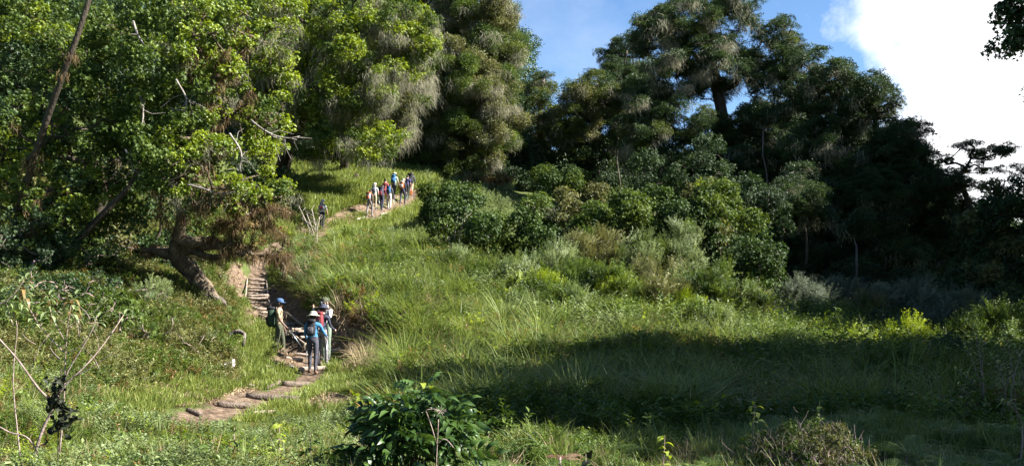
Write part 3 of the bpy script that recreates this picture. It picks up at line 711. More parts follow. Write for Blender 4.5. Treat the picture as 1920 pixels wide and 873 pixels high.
tree_px('lichen_tree', 'tree with long pale lichen fringe leaning over the upper path', 'tree', (640, 320, 76), [(655, 260, 74), (700, 230, 72), (720, 200, 70)], [.35, .25, .15],
        [(700, 230, 67, 80, 60, 2.5), (760, 180, 68, 60, 80, 2.5)], 48, (.5, .9), Q((P_mid['mid'], 2), (P_mid['olive'], 2)), BARK_D, per=30, lichen=10, lich=P_lich_n, ls=(.8, 2.4), seglen=.9, tip=.03)
forest = 'tall trees of the forest edge'
tree_px('forest_tree', 'tall dense tree left of the blue sky draped in grey lichen', 'tree', (880, 345, 86), [(880, 200, 85), (890, 60, 84), (890, -100, 84)], [.6, .45, .3, .15],
        [(905, 60, 84, 68, 190, 4.5), (860, 190, 82, 90, 120, 4.5), (925, 215, 83, 50, 100, 3.5), (870, 290, 82, 80, 50, 3)], 190, (.7, 1.25), Q((P_far['olive'], 4), (P_pad['olive'], 3), (P_far['mid'], 2)), BARK,
        group=forest, per=24, lichen=6, ls=(.9, 1.9), seglen=1.2, tip=.035, sub=2)
tree_px('forest_tree', 'broad green forest tree directly above the hikers on the upper path', 'tree', (770, 335, 88), [(770, 200, 88), (780, 60, 87), (800, -60, 87)], [.6, .4, .25],
        [(790, 60, 86, 80, 150, 5), (740, 220, 86, 90, 90, 4.5), (800, 290, 84, 55, 45, 3)], 130, (.8, 1.4), Q((P_far['mid'], 3), (P_far['dark'], 2), (P_far['olive'], 2)), BARK, group=forest, per=22, lichen=4, ls=(.9, 1.8), seglen=1.2, tip=.035, sub=2)
tree_px('forest_tree', 'tall forest tree far up the slope behind the leaning mossy tree', 'tree', (420, 300, 95), [(420, 200, 95), (430, 60, 95), (440, -80, 95)], [.6, .4, .25],
        [(430, 60, 95, 140, 150, 6), (560, 200, 95, 100, 100, 5), (420, 260, 94, 130, 60, 5), (640, 40, 95, 100, 120, 5)], 120, (1.1, 1.9), Q((P_far['mid'], 2), (P_far['dark'], 4)), BARK, group=forest, per=17, lichen=2, seglen=1.5, tip=.05, sub=1)
tree_px('forest_tree', 'dark rounded forest tree at the top left corner', 'tree', (120, 330, 60), [(120, 200, 60), (130, 60, 60), (140, -80, 60)], [.5, .35, .2],
        [(60, 80, 60, 180, 180, 4), (230, 160, 60, 120, 160, 4), (120, 330, 58, 200, 70, 3)], 130, (.9, 1.5), Q((P_far['dark'], 2), (P_far['deep'], 4)), BARK_D, group=forest, per=20, seglen=1.5, tip=.05, sub=1)
# forest on the right half
tree_px('forest_tree', 'small open-topped tree against the blue sky beside the lichen-draped one', 'tree', (1010, 375, 92), [(1010, 260, 92), (1015, 180, 92), (1020, 145, 92)], [.35, .25, .1],
        [(1028, 150, 92, 24, 18, 1.5), (990, 150, 92, 22, 22, 1.5), (1010, 230, 91, 50, 60, 3.5), (1000, 310, 90, 60, 45, 3)], 95, (.4, .85), Q((P_pad['olive'], 3), (P_far['dark'], 2)), BARK, group=forest, per=24, lichen=5, seglen=1.2, tip=.035, sub=2)
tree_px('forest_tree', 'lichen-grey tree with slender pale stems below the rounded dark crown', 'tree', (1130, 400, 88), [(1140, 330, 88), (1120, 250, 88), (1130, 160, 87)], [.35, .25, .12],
        [(1125, 190, 86, 72, 42, 3.5), (1080, 240, 86, 50, 60, 3), (1170, 230, 86, 60, 60, 3), (1130, 300, 88, 90, 40, 3)], 190, (.45, .95), Q((P_pad['olive'], 4), (P_far['olive'], 2), (P_far['dark'], 2)), BARK_P, group=forest, per=22, lichen=4.5, ls=(.8, 1.6), seglen=1.2, tip=.035, sub=2)
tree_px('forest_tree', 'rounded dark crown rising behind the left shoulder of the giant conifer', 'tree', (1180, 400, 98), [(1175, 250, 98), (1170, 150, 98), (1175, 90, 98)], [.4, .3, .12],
        [(1172, 105, 98, 46, 34, 3), (1160, 150, 97, 60, 40, 3.5), (1200, 200, 96, 60, 60, 3.5)], 130, (.5, .95), Q((P_pad['cedar'], 3), (P_pad['deep'], 2)), BARK, group=forest, per=22, lichen=2, seglen=1.2, tip=.035, sub=2)
tree_px('giant_conifer', 'tallest tree of the scene, a broad conifer with lichen hanging from layered boughs', 'tree', (1375, 480, 76), [(1370, 350, 76), (1362, 260, 76), (1345, 170, 76), (1325, 60, 76), (1320, -20, 76)], [.75, .6, .5, .42, .3, .15],
        [(1290, 50, 76, 82, 55, 4), (1375, 30, 76, 45, 40, 3), (1240, 60, 75, 48, 36, 3), (1440, 90, 76, 48, 60, 3.4), (1260, 150, 75, 70, 45, 4), (1215, 58, 75, 30, 44, 3), (1385, 255, 75, 44, 40, 3), (1330, 130, 76, 90, 60, 4), (1450, 170, 76, 60, 50, 4), (1270, 240, 74, 65, 40, 3.5), (1400, 240, 76, 100, 34, 4), (1300, 330, 74, 110, 60, 4), (1450, 320, 75, 70, 70, 4), (1370, 400, 74, 150, 90, 4), (1360, 310, 75, 150, 50, 4), (1210, 250, 75, 50, 90, 4)],
        560, (.45, .95), Q((P_pad['cedar'], 5), (P_pad['deep'], 2), (P_pad['olive'], 1.3)), BARK_D, per=25, lichen=4.6, ls=(.8, 1.7), seglen=1.2, wob=.16, tip=.035, sub=2, minh=.3, flat=.6)
tree_px('conifer_tree', 'dark conifer touching the right side of the giant conifer', 'tree', (1545, 560, 72), [(1540, 420, 72), (1530, 240, 72), (1525, 130, 72)], [.5, .35, .15],
        [(1505, 155, 72, 40, 65, 3), (1562, 160, 71, 40, 36, 3), (1500, 385, 61.5, 60, 44, 2), (1570, 230, 71, 60, 50, 3), (1520, 300, 70, 70, 70, 3.5), (1560, 400, 70, 80, 80, 3.5), (1480, 420, 70, 60, 80, 3), (1530, 500, 68, 80, 50, 3)], 330, (.45, .95), Q((P_pad['deep'], 3), (P_pad['cedar'], 4)), BARK_D,
        group='dark conifers on the right', per=24, lichen=3.6, ls=(.8, 1.7), seglen=1.2, tip=.035, sub=2, minh=.15)
tree_px('conifer_tree', 'dark conifer with knobbly top against the white cloud', 'tree', (1640, 580, 70), [(1640, 440, 70), (1645, 300, 70), (1640, 190, 70)], [.5, .35, .15],
        [(1655, 196, 70, 32, 30, 2), (1608, 190, 69, 36, 42, 3), (1680, 270, 70, 34, 50, 3), (1655, 300, 69, 48, 60, 3), (1620, 400, 68, 80, 90, 3.5), (1690, 360, 69, 40, 60, 3), (1660, 500, 67, 90, 60, 3.5)], 340, (.45, .9), Q((P_pad['deep'], 3), (P_pad['cedar'], 2)), BARK_D,
        group='dark conifers on the right', per=24, lichen=3, ls=(.8, 1.7), seglen=1.2, tip=.035, sub=2, minh=.15)
tree_px('conifer_tree', 'dark low conifer with a crooked twig sticking out to the right', 'tree', (1750, 590, 70), [(1745, 470, 70), (1720, 350, 70), (1715, 280, 70)], [.45, .3, .1],
        [(1708, 296, 70, 28, 40, 2), (1742, 345, 70, 30, 30, 2),  (1730, 248, 70, 14, 8, .6), (1740, 380, 69, 50, 60, 3), (1780, 460, 68, 70, 80, 3), (1740, 540, 67, 80, 50, 3)], 250, (.4, .9), Q((P_pad['deep'], 3), (P_pad['cedar'], 1)), BARK_D,
        group='dark conifers on the right', per=24, lichen=3, seglen=1.1, tip=.03, sub=2, minh=.15)
tree_px('umbrella_tree', 'flat-topped tree with open sinuous branches against the white cloud at right', 'tree', (1850, 560, 66), [(1845, 450, 66), (1815, 380, 66), (1800, 330, 66)], [.3, .22, .12],
        [(1800, 277, 66, 26, 9, 1.2), (1850, 290, 66, 44, 10, 2), (1885, 282, 66, 26, 12, 1.4), (1835, 318, 66, 40, 10, 1.6), (1770, 300, 66, 24, 9, 1.2), (1905, 320, 66, 22, 14, 1.4), (1800, 345, 65, 40, 12, 1.5)], 70, (.25, .5), Q((P_pad['deep'], 2), (P_pad['cedar'], 1)), BARK_D, per=40, seglen=.8, tip=.03, sub=3, flat=.4, wob=.2, scale=(.5, .8))
tree_px('broadleaf_tree', 'leafy brownish green tree at the right edge under the flat-topped one', 'tree', (1900, 620, 52), [(1900, 500, 52), (1890, 420, 52)], [.3, .2, .1],
        [(1885, 395, 52, 60, 50, 2.5), (1900, 470, 51, 60, 60, 2.5), (1840, 430, 52, 30, 40, 1.6), (1870, 540, 50, 90, 50, 2.5)], 90, (.5, .9), Q((P_mid['olive'], 2), (P_mid['dark'], 3), (P_mid['deep'], 3)), BARK_D, per=40, seglen=.8, tip=.025, sub=2)
tree_px('overhanging_tree', 'tree beyond the right edge with one leafy branch tip hanging into the sky', 'tree', (2330, 640, 24), [(2300, 400, 23), (2200, 200, 22), (2100, 60, 21), (2020, 0, 20.5)], [.3, .22, .15, .06],
        [(1888, 92, 20, 22, 10, .3), (1888, 28, 20, 20, 16, .3), (1915, 20, 20, 26, 26, .4), (1920, 72, 20, 26, 16, .4), (2010, -30, 20.5, 50, 46, .8), (2120, -60, 21, 70, 70, 1.2)], 130, (.08, .26), Q((P_near['dark'], 1)), BARK_D, per=120, seglen=.4, tip=.012, sub=4, lichen=3, lich=P_lich_n, ls=(.2, .4))
# far forest wall, one dark mass behind the trees that can be told apart
def wall_pts(n):
    P_ = []
    while len(P_) < n:
        px = R.uniform(900, 2150); Y = R.uniform(84, 112); top = np.interp(px, [900, 1000, 1100, 1250, 1420, 1500, 1700, 1800, 2150], [290, 290, 300, 320, 270, 230, 290, 430, 430]) + 18*math.sin(px*.05)
        x, y, _ = at(px, 0, Y); zt = at(px, top, Y)[2]; P_.append((x, y, R.random()**.8*(zt+1)))
    p = np.array(P_); g_ = H(p[:, 0], p[:, 1]); p[:, 2] = np.maximum(g_+.3, p[:, 2]); return p
p = wall_pts(7500); tag(scatter('distant_woodland', P_far['deep'], p, rrot(len(p)), R.uniform(1.4, 2.6, len(p))), kind='stuff')
P_ = []
for _ in range(2600):
    px = R.uniform(-100, 1000); Y = R.uniform(100, 125); x, y, _z = at(px, 0, Y); g_ = h1(x, y) if False else 0; P_.append((x, y, R.random()))
p = np.array(P_); g_ = H(p[:, 0], p[:, 1]); p[:, 2] = g_+.5+p[:, 2]*14; tag(scatter('hillside_woodland', P_far['dark'], p, rrot(len(p)), R.uniform(1.6, 2.8, len(p))), kind='stuff')
# trees past the right edge whose shade falls on the meadow
SH = [(19.6, 22.8, 17.2, 3.3), (16.4, 19.0, 15.8, 3.0), (13.8, 14.8, 13.2, 2.5), (14.6, 9.0, 10.5, 1.9), (16.5, 6.6, 10.5, 2.0), (14.2, 12.4, 11.6, 2.0), (21.6, 25.4, 14.0, 2.8), (27.5, 39.5, 13.5, 3.4), (25.0, 33.5, 13.5, 3.0), (33, 46, 16, 4), (19, 18.5, 15.5, 3.6), (23, 23.5, 18, 3.8), (16.5, 12.5, 12, 3.2), (31, 37, 18, 5), (37, 44, 21, 5.5), (36, 51, 23, 6), (43, 57, 26, 6.5), (42, 65, 27, 6.5), (50, 72, 29, 6.5), (55, 62, 31, 7)]
for i, (x, y, h, w) in enumerate(SH):
    g_ = h1(x, y); t = smooth_poly([(x, y, g_-.2), (x+.2, y, g_+h*.4), (x-.2, y+.2, g_+h*.75), (x, y, g_+h*.95)], 9)
    n = int(46+w*w*2.6); q = rvec(n)*(.3+.7*R.random(n)[:, None]**.5); cs = np.array([x, y, g_+h*.62])+q*[w, w, h*.36]+np.array([0, 0, 1])*(np.sin(np.arctan2(q[:, 1], q[:, 0])*3+i)*.9)[:, None]*(q[:, 2:3] > 0); rs = R.uniform(.6, 1.4, n)
    plant('meadow_tree', 'spreading tree beyond the right edge shading the meadow', 'tree', t, [.3, .22, .1], cs, rs, Q((P_far['dark'], 1)), BARK, group='trees beyond the right edge', per=(6.5 if i < 9 else 20), scale=(.7, 1.2) if i < 9 else (1, 1.6), seglen=1.4, tip=.04, sub=1)

# bushes
def bush(name, label, px, py, Y, rx, ry, leafs, nb=None, rr=(.34, .62), per=85, group=None, bark=TWIG, depth=None, cat='bush', sprouts=0, flat=.8, lichen=0, scale=(.75, 1.2), **k):
    m = Y/F; dep = depth or rx*m*.8; c = np.array(at(px, py, Y)); g_ = h1(c[0], c[1]); base = np.array([c[0], c[1], g_-.05])
    rb = np.array(rr)*max(.5, min(1.6, rx*m/1.6)); nb = nb or int(np.clip(rx*ry*m*m*1.9/(rb.mean()**2), 10, 75))
    env = [(px, py, Y, rx, ry, dep)]; cs, rs = blob_fill(env, nb, rb); cs[:, 2] = np.maximum(cs[:, 2], H(cs[:, 0], cs[:, 1])+.15)
    return plant(name, label, cat, [base, base+[.02, 0, .12], base+[.03, .02, max(.2, (c[2]-g_)*.5)]], [.07, .06, .05], cs, rs, leafs, bark, group=group, per=per, seglen=.4, tip=.009, sub=2, minh=0, parts=('stem', 'foliage'), flat=flat, lichen=lichen, scale=scale, **k)
G1 = 'dense bushes behind the grassy mound'
bush('evergreen_bush', 'dense dark green bush just behind the grassy mound crest', 900, 452, 46, 118, 82, Q((P_mid['gloss'], 2), (P_mid['mid'], 2)), group=G1)
bush('evergreen_bush', 'bush at the right edge of the upper slope beside the last hikers', 840, 385, 58, 62, 50, Q((P_mid['mid'], 1), (P_mid['gloss'], 2)), group=G1)
bush('evergreen_bush', 'rounded bush with pale lichen tufts under its right side', 1055, 392, 56, 80, 50, Q((P_mid['mid'], 2), (P_mid['olive'], 1)), group=G1, lichen=5)
bush('evergreen_bush', 'bush low between the mound crest and the lichen-tufted bush', 1000, 470, 48, 62, 58, Q((P_mid['gloss'], 2), (P_mid['deep'], 2)), group=G1)
bush('laurel_bush', 'glossy speckled bush in the middle of the picture', 1165, 430, 49, 100, 78, Q((P_mid['gloss'], 2), (P_mid['mid'], 3)), group=G1)
bush('laurel_bush', 'large glossy bush topped by tall reddish yellow shoots', 1310, 430, 48, 100, 80, Q((P_mid['mid'], 3), (P_mid['gloss'], 2), (P_mid['olive'], 1)), group=G1)
for i, (px, py, Y, s) in enumerate([(1328, 352, 49, 24), (1362, 372, 49, 18), (1300, 368, 49.5, 14), (1375, 395, 49, 16)]):
    bush('shoot_cluster', ['tallest reddish yellow shoot cluster above the glossy bush', 'second reddish shoot cluster, right of the tallest', 'small leftmost shoot cluster above the glossy bush', 'lowest shoot cluster at the right shoulder of the glossy bush'][i], px, py, Y, s, 26, Q((P_mid['olive'], 2), (P_mid['yell'], 1)), nb=9, rr=(.2, .34), group='shoots above the glossy bush', cat='shoots', scale=(.6, .9))
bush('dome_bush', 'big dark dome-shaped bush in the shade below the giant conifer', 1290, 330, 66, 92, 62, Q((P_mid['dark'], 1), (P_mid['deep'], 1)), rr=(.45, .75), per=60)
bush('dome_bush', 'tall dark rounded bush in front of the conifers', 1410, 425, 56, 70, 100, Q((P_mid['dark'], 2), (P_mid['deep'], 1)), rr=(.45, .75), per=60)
bush('dome_bush', 'flat dark umbrella-shaped shrub on the upper slope', 1062, 338, 72, 66, 20, Q((P_mid['gloss'], 1), (P_mid['mid'], 1)))
bush('laurel_bush', 'rounded bush with shiny grey-green leaves at the end of the sunlit bushes', 1420, 510, 44, 56, 72, Q((P_mid['gloss'], 1)), per=60, rr=(.25, .42))
bush('laurel_bush', 'shiny dark bush left of the shiny grey-green one', 1350, 480, 46, 60, 66, Q((P_mid['gloss'], 3), (P_mid['mid'], 1)), per=50)
bush('dome_bush', 'brown-green bush above the bend of the upper path', 900, 352, 78, 62, 14, Q((P_mid['olive'], 1), (P_mid['rust'], 1)))
bush('thicket_bush', 'dim bush under the pale lichen tree at the top of the path', 800, 300, 84, 60, 34, Q((P_mid['mid'], 1), (P_mid['deep'], 1)))
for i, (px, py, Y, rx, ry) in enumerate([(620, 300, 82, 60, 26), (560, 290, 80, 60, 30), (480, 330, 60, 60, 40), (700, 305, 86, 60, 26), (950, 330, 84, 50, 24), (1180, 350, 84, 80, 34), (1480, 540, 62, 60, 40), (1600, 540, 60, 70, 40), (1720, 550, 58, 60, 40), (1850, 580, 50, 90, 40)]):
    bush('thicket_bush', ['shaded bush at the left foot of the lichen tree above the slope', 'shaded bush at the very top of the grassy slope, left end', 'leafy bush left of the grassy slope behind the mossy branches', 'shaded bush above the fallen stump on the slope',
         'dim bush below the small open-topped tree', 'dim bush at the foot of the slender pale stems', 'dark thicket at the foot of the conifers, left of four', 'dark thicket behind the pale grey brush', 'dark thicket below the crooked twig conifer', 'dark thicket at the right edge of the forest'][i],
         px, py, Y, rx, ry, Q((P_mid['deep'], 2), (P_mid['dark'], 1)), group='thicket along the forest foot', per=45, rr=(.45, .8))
G2 = 'sunlit feathery shrubs on the meadow edge'
FS = [(960, 535, 40, 44, 48, 'pale', 'pale airy shrub at the right end of the mound crest'), (1035, 510, 42, 52, 52, 'pale', 'light green shrub below the dense bushes'), (1110, 490, 44, 54, 54, 'olive', 'olive shrub with arching stems beneath the lichen-tufted bush'),
      (1130, 555, 39, 56, 50, 'mid', 'green shrub low in the middle of the sunlit band'), (1200, 505, 42, 52, 58, 'pale', 'pale shrub in front of the glossy speckled bush'), (1268, 492, 42, 52, 78, 'pale', 'tallest feathery shrub of the sunlit band'),
      (1240, 580, 37, 58, 48, 'olive', 'twiggy olive shrub at the edge of the meadow shade'), (1325, 560, 38, 52, 66, 'mid', 'open shrub with reddish stems under the shiny bush'), (1410, 600, 38, 48, 36, 'olive', 'low brownish shrub in front of the shiny grey-green bush'), (1050, 580, 37, 50, 34, 'mid', 'low shrub merging into the meadow grass'),
      (1335, 620, 35, 40, 28, 'pale', 'low shrub touching the top of the meadow shadow'), (905, 535, 40.5, 34, 26, 'mid', 'small shrub halfway along the mound crest'), (985, 590, 36.5, 38, 24, 'pale', 'small pale shrub low on the right flank of the mound'), (1180, 600, 36, 44, 28, 'mid', 'low leafy shrub just above the meadow shadow, centre'),
      (1075, 535, 40, 40, 40, 'mid', 'fresh green shrub between the light green and the low one'), (850, 500, 43, 34, 20, 'pale', 'small pale shrub where the mound crest starts to fall'),
      (1005, 555, 38.5, 44, 36, 'bright', 'lit leafy shrub at the left end of the sunlit scrub'), (1085, 590, 36.5, 46, 34, 'pale', 'pale leafy shrub low in the sunlit scrub, left of centre'), (1165, 565, 38, 48, 42, 'bright', 'lit leafy shrub in the middle of the sunlit scrub'),
      (1225, 540, 39.5, 46, 52, 'olive', 'tall olive shrub left of the open reddish-stemmed shrub'), (1290, 600, 35.5, 48, 36, 'bright', 'lit leafy shrub low at the right of the sunlit scrub'), (1375, 570, 38, 46, 50, 'mid', 'green shrub between the reddish-stemmed shrub and the brownish one')]
for px, py, Y, rx, ry, kk, lb in FS:
    bush('feathery_shrub', lb, px, py, Y, rx, ry, Q((P_feath[kk], 3), (P_feath['mid'], 1)), rr=(.32, .55), per=75, group=G2, flat=.9, scale=(.6, 1.05), depth=1.2, nb=30)
G3 = 'shrubs in the shaded hollow at right'
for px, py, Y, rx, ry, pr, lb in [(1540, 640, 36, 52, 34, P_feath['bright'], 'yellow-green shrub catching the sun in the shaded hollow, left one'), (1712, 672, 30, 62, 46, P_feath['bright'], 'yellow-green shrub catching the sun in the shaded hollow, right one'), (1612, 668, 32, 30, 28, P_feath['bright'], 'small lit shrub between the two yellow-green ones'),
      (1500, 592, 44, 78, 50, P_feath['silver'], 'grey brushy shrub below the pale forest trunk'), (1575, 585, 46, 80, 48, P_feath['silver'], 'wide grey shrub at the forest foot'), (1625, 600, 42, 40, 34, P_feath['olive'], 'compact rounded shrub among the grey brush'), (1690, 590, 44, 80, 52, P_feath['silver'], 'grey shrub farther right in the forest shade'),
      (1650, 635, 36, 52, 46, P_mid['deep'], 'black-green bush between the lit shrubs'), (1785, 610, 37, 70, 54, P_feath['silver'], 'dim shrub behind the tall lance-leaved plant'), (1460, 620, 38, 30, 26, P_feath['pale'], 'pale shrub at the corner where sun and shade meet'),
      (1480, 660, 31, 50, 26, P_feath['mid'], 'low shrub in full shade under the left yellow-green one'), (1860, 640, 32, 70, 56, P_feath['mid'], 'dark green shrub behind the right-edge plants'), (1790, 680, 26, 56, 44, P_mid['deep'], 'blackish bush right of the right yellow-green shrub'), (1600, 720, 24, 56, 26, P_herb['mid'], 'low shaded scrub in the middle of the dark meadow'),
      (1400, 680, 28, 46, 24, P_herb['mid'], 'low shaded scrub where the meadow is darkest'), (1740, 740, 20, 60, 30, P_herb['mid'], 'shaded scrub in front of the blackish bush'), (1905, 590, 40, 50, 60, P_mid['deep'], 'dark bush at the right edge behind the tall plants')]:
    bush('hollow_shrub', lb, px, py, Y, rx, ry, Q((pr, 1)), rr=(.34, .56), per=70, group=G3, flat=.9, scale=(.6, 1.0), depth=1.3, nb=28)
G4 = 'bushes on the left bank'
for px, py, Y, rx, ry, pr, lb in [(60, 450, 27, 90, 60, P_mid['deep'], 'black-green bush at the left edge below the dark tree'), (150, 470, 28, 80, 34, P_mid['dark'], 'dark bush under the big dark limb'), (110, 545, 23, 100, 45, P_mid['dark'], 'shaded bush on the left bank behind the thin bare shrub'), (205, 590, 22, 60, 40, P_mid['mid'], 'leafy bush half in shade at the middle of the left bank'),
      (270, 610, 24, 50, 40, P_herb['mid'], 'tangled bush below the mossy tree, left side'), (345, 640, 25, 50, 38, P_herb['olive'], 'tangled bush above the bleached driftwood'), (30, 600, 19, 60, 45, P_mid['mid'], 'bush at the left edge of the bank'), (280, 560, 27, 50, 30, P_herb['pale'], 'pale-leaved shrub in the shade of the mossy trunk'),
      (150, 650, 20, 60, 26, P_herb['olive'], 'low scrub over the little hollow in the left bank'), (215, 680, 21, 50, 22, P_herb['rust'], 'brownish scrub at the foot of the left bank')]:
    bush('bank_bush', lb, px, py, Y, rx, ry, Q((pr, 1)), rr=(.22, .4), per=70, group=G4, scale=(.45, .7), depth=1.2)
# slender pale trunks in the shade of the forest
for i, (a, b, c, d, r) in enumerate([((1160, 400, 84), (1165, 350, 84), (1155, 300, 84), (1160, 250, 84), .10), ((1120, 395, 85), (1126, 340, 85), (1118, 280, 85), (1130, 230, 85), .08), ((1215, 330, 82), (1222, 280, 82), (1205, 240, 82), (1180, 220, 82), .11), ((1506, 545, 64), (1512, 490, 64), (1514, 450, 64), (1506, 410, 64), .13),
                                     ((1600, 580, 56), (1590, 560, 56), (1596, 540, 56), (1606, 515, 56), .12), ((1440, 420, 70), (1436, 370, 70), (1440, 330, 70), (1430, 290, 70), .12)]):
    t = np.array([at(*a), at(*b), at(*c), at(*d)]); t[0, 2] = h1(t[0, 0], t[0, 1])-.2; t = smooth_poly(t, 10)
    t = np.vstack([t, t[-1]+[.1, .3, 1.6]]); r *= .7; cs = t[-1]+rvec(6)*[.7, .5, .4]+[0, .5, 1.3]
    plant('slender_tree', ['slender pale stem in the shade, middle of the three', 'slender pale stem in the shade, leftmost', 'leaning pale trunk left of the dome-shaped bush', 'pale straight trunk right of the shiny grey-green bush', 'short crooked pale trunk at the forest foot', 'pale trunk just under the right side of the giant conifer'][i],
          'tree', t, [r, r*.9, r*.6], cs, np.full(6, .45), Q((P_far['deep'], 1)), BARK, group='slender pale trunks in the forest shade', per=40, seglen=.8, tip=.03, sub=1, lichen=4)
# ------------------------------------------------------------------ ground vegetation
def cand(n, px0, px1, Y0, Y1, pw=1.6):
    """points with density falling with distance, inside the view wedge"""
    u = R.random(n); Y = (Y0**(1-pw+1)+(Y1**(2-pw)-Y0**(2-pw))*u)**(1/(2-pw)); px = R.uniform(px0, px1, n)
    x = (px-CX)/F*Y; z = H(x, Y); return x, Y, z, *pix(np.stack([x, Y, z], -1)), soil_mask(x, Y, z), path_dist(x, Y)
def inpoly(px, py, P_):
    P_ = np.array(P_); ins = np.zeros(px.shape, bool); j = len(P_)-1
    for i in range(len(P_)):
        a, b = P_[i], P_[j]
        ins ^= ((a[1] > py) != (b[1] > py)) & (px < (b[0]-a[0])*(py-a[1])/((b[1]-a[1]) or 1e-9)+a[0]); j = i
    return ins
MOUND = [(560, 455), (700, 455), (860, 470), (1000, 520), (1450, 580), (2000, 560), (2000, 960), (690, 960), (690, 790), (740, 720), (745, 655), (600, 590), (560, 520)]
LAWN = [(500, 300), (880, 310), (880, 420), (780, 450), (560, 450), (500, 440)]
NEARP = [(-100, 760), (300, 790), (560, 790), (690, 770), (700, 1000), (-100, 1000)]
def place(name, pr, x, y, z, keep, scl, tilt=.15, zs=None, **k):
    qx, qy = pix(np.stack([x, y, z], -1)); s = keep & ~((np.abs(qx-604) < 24) & (y > 46) & (y < 60.5)) & ~((np.abs(qx-732) < 46) & (y > 60) & (path_dist(x, y) < 1.1)) & ~((qx > 505) & (qx < 600) & (y > 30) & (y < 38) & (path_dist(x, y) < 1.25)) & ~((y > 34.5) & (y < 44.5) & (path_dist(x, y) < .72)); n = int(s.sum())
    if n == 0: return
    pts = np.stack([x[s], y[s], z[s]-.015], -1); sc = scl(n, y[s]) if callable(scl) else np.full(n, scl)
    if zs is not None: sc = np.stack([sc, sc, sc*zs(n)], -1)
    return tag(scatter(name, pr, pts, rrot(n, tilt), sc), kind='stuff')
def patch(x, y, f=.35, ph=0): return np.sin(x*f*2.1+ph+1.3*np.sin(y*f*1.7))*np.sin(y*f*1.9+ph*2+1.1*np.sin(x*f*1.3))
wide = lambda lo, hi: (lambda n, y: R.uniform(lo, hi, n)*(.9+y/70))
x, y, z, px, py, so_, pd = cand(52000, -60, 1980, 7.0, 60, 1.35)
inM = inpoly(px, py, MOUND); ok = (pd > .75)
place('meadow_grass', P_tall, x, y, z, inM & ok & (R.random(len(x)) > so_*1.3) & (y > 10.5) & (patch(x, y, .75, 11) < .4) & (R.random(len(x)) < .36), lambda n, y_: R.uniform(.5, 1.0, n)*np.clip(y_/22, .55, 1.25), .25)
place('dry_grass', P_tall_d, x, y, z, inM & ok & (y > 17) & (R.random(len(x)) < .08+.05*so_), wide(.7, 1.2), .3)
place('tussock_grass', P_tuss, x, y, z, inM & ok & (so_ < .6) & (y > 16.5) & (patch(x, y, .8, 2) > -.35) & ~((px > 590) & (px < 735) & (py > 575)) & (R.random(len(x)) < .17), wide(.7, 1.35), .2)
place('meadow_herbs', P_herb['mid'], x, y, z, inM & ok & (y > 13) & (patch(x, y, .5, 5) > .0) & (R.random(len(x)) < .14) & (so_ < .6), wide(.8, 1.4))
place('brown_weeds', P_herb['rust'], x, y, z, inM & ok & (y > 16) & (patch(x, y, .6, 3) > .1) & (R.random(len(x)) < .07), wide(.8, 1.5))
place('tall_weeds', P_feath['mid'], x, y, z, inM & ok & (y > 19) & (px > 680) & (patch(x, y, .5, 13) > -.1) & (R.random(len(x)) < .10) & (so_ < .5), wide(.45, .95), .2)
place('meadow_weeds', P_weed['yell'], x, y, z, inM & ok & (y > 16) & (patch(x, y, .7, 1) > .35) & (R.random(len(x)) < .13) & (so_ < .6), wide(.8, 1.5))
place('broad_weeds', P_weed['mid'], x, y, z, inM & ok & (y > 16) & (patch(x, y, .6, 8) > -.3) & (R.random(len(x)) < .30) & (so_ < .6), wide(.7, 1.5))
place('shaded_scrub', P_feath['mid'], x, y, z, ((px > 1380) | (py < 628)) & (px > 1000) & (y > 22) & (y < 46) & (patch(x, y, .55, 2) > -.35) & (R.random(len(x)) < .26), wide(.6, 1.35), .2)
place('rough_scrub', P_mid['mid'], x, y, z+.15, ((px > 1240) | (py < 620)) & (px > 940) & (y > 18) & (y < 48) & (so_ < .3) & (patch(x, y, .7, 4) > .15) & (R.random(len(x)) < .30), wide(.5, 1.1), .3)
place('pale_scrub', P_feath['pale'], x, y, z, (px > 900) & (px < 1480) & (y > 32) & (y < 46) & (patch(x, y, .6, 6) > -.1) & (R.random(len(x)) < .22), wide(.6, 1.3), .2)
place('thatch', P_litter, x, y, z+.05, inM & ok & (y > 15) & (patch(x, y, .75, 11) > .2) & (R.random(len(x)) < .22), wide(1.0, 1.9), .2)
x, y, z, px, py, so_, pd = cand(60000, -60, 760, 8.0, 58, 1.3)
inM = inpoly(px, py, MOUND); near = inpoly(px, py, NEARP) | (y < 16.5); lf = ~inM & ~near
lowslope = (px > 430) | (py > 690)
place('lawn', P_short, x, y, z, lf & (pd > .55) & (R.random(len(x)) > so_*1.15) & (R.random(len(x)) < .75), wide(.8, 1.5), .25)
place('leaf_litter', P_litter, x, y, z, lf & (pd > .5) & (R.random(len(x)) < .16) & ((px < 420) | (so_ > .3)), wide(.6, 1.2), .15)
hb = lf & (px < 440) & (pd > 1.3)
place('bank_herbs', P_herb['olive'], x, y, z, hb & (patch(x, y, .6, 1) > -.5) & (R.random(len(x)) < .5) & (py < 735), wide(.4, .9), .3)
place('bank_weeds', P_herb['mid'], x, y, z, hb & (patch(x, y, .6, 4) > -.3) & (R.random(len(x)) < .40) & (py < 745), wide(.4, .95), .3)
place('withered_herbs', P_herb['rust'], x, y, z, hb & (patch(x, y, .5, 7) > -.4) & (R.random(len(x)) < .4) & (py < 760), wide(.35, .7), .3)
place('slope_tufts', P_tall, x, y, z, ~inM & (pd > 1.0) & (R.random(len(x)) < .02) & (so_ < .6), wide(.4, .75), .25)
x, y, z, px, py, so_, pd = cand(30000, 480, 960, 48, 90, 1.3)
inL = inpoly(px, py, LAWN)
place('slope_grass', P_short, x, y, z, inL & (R.random(len(x)) > so_*1.2), wide(1.3, 2.2), .3)
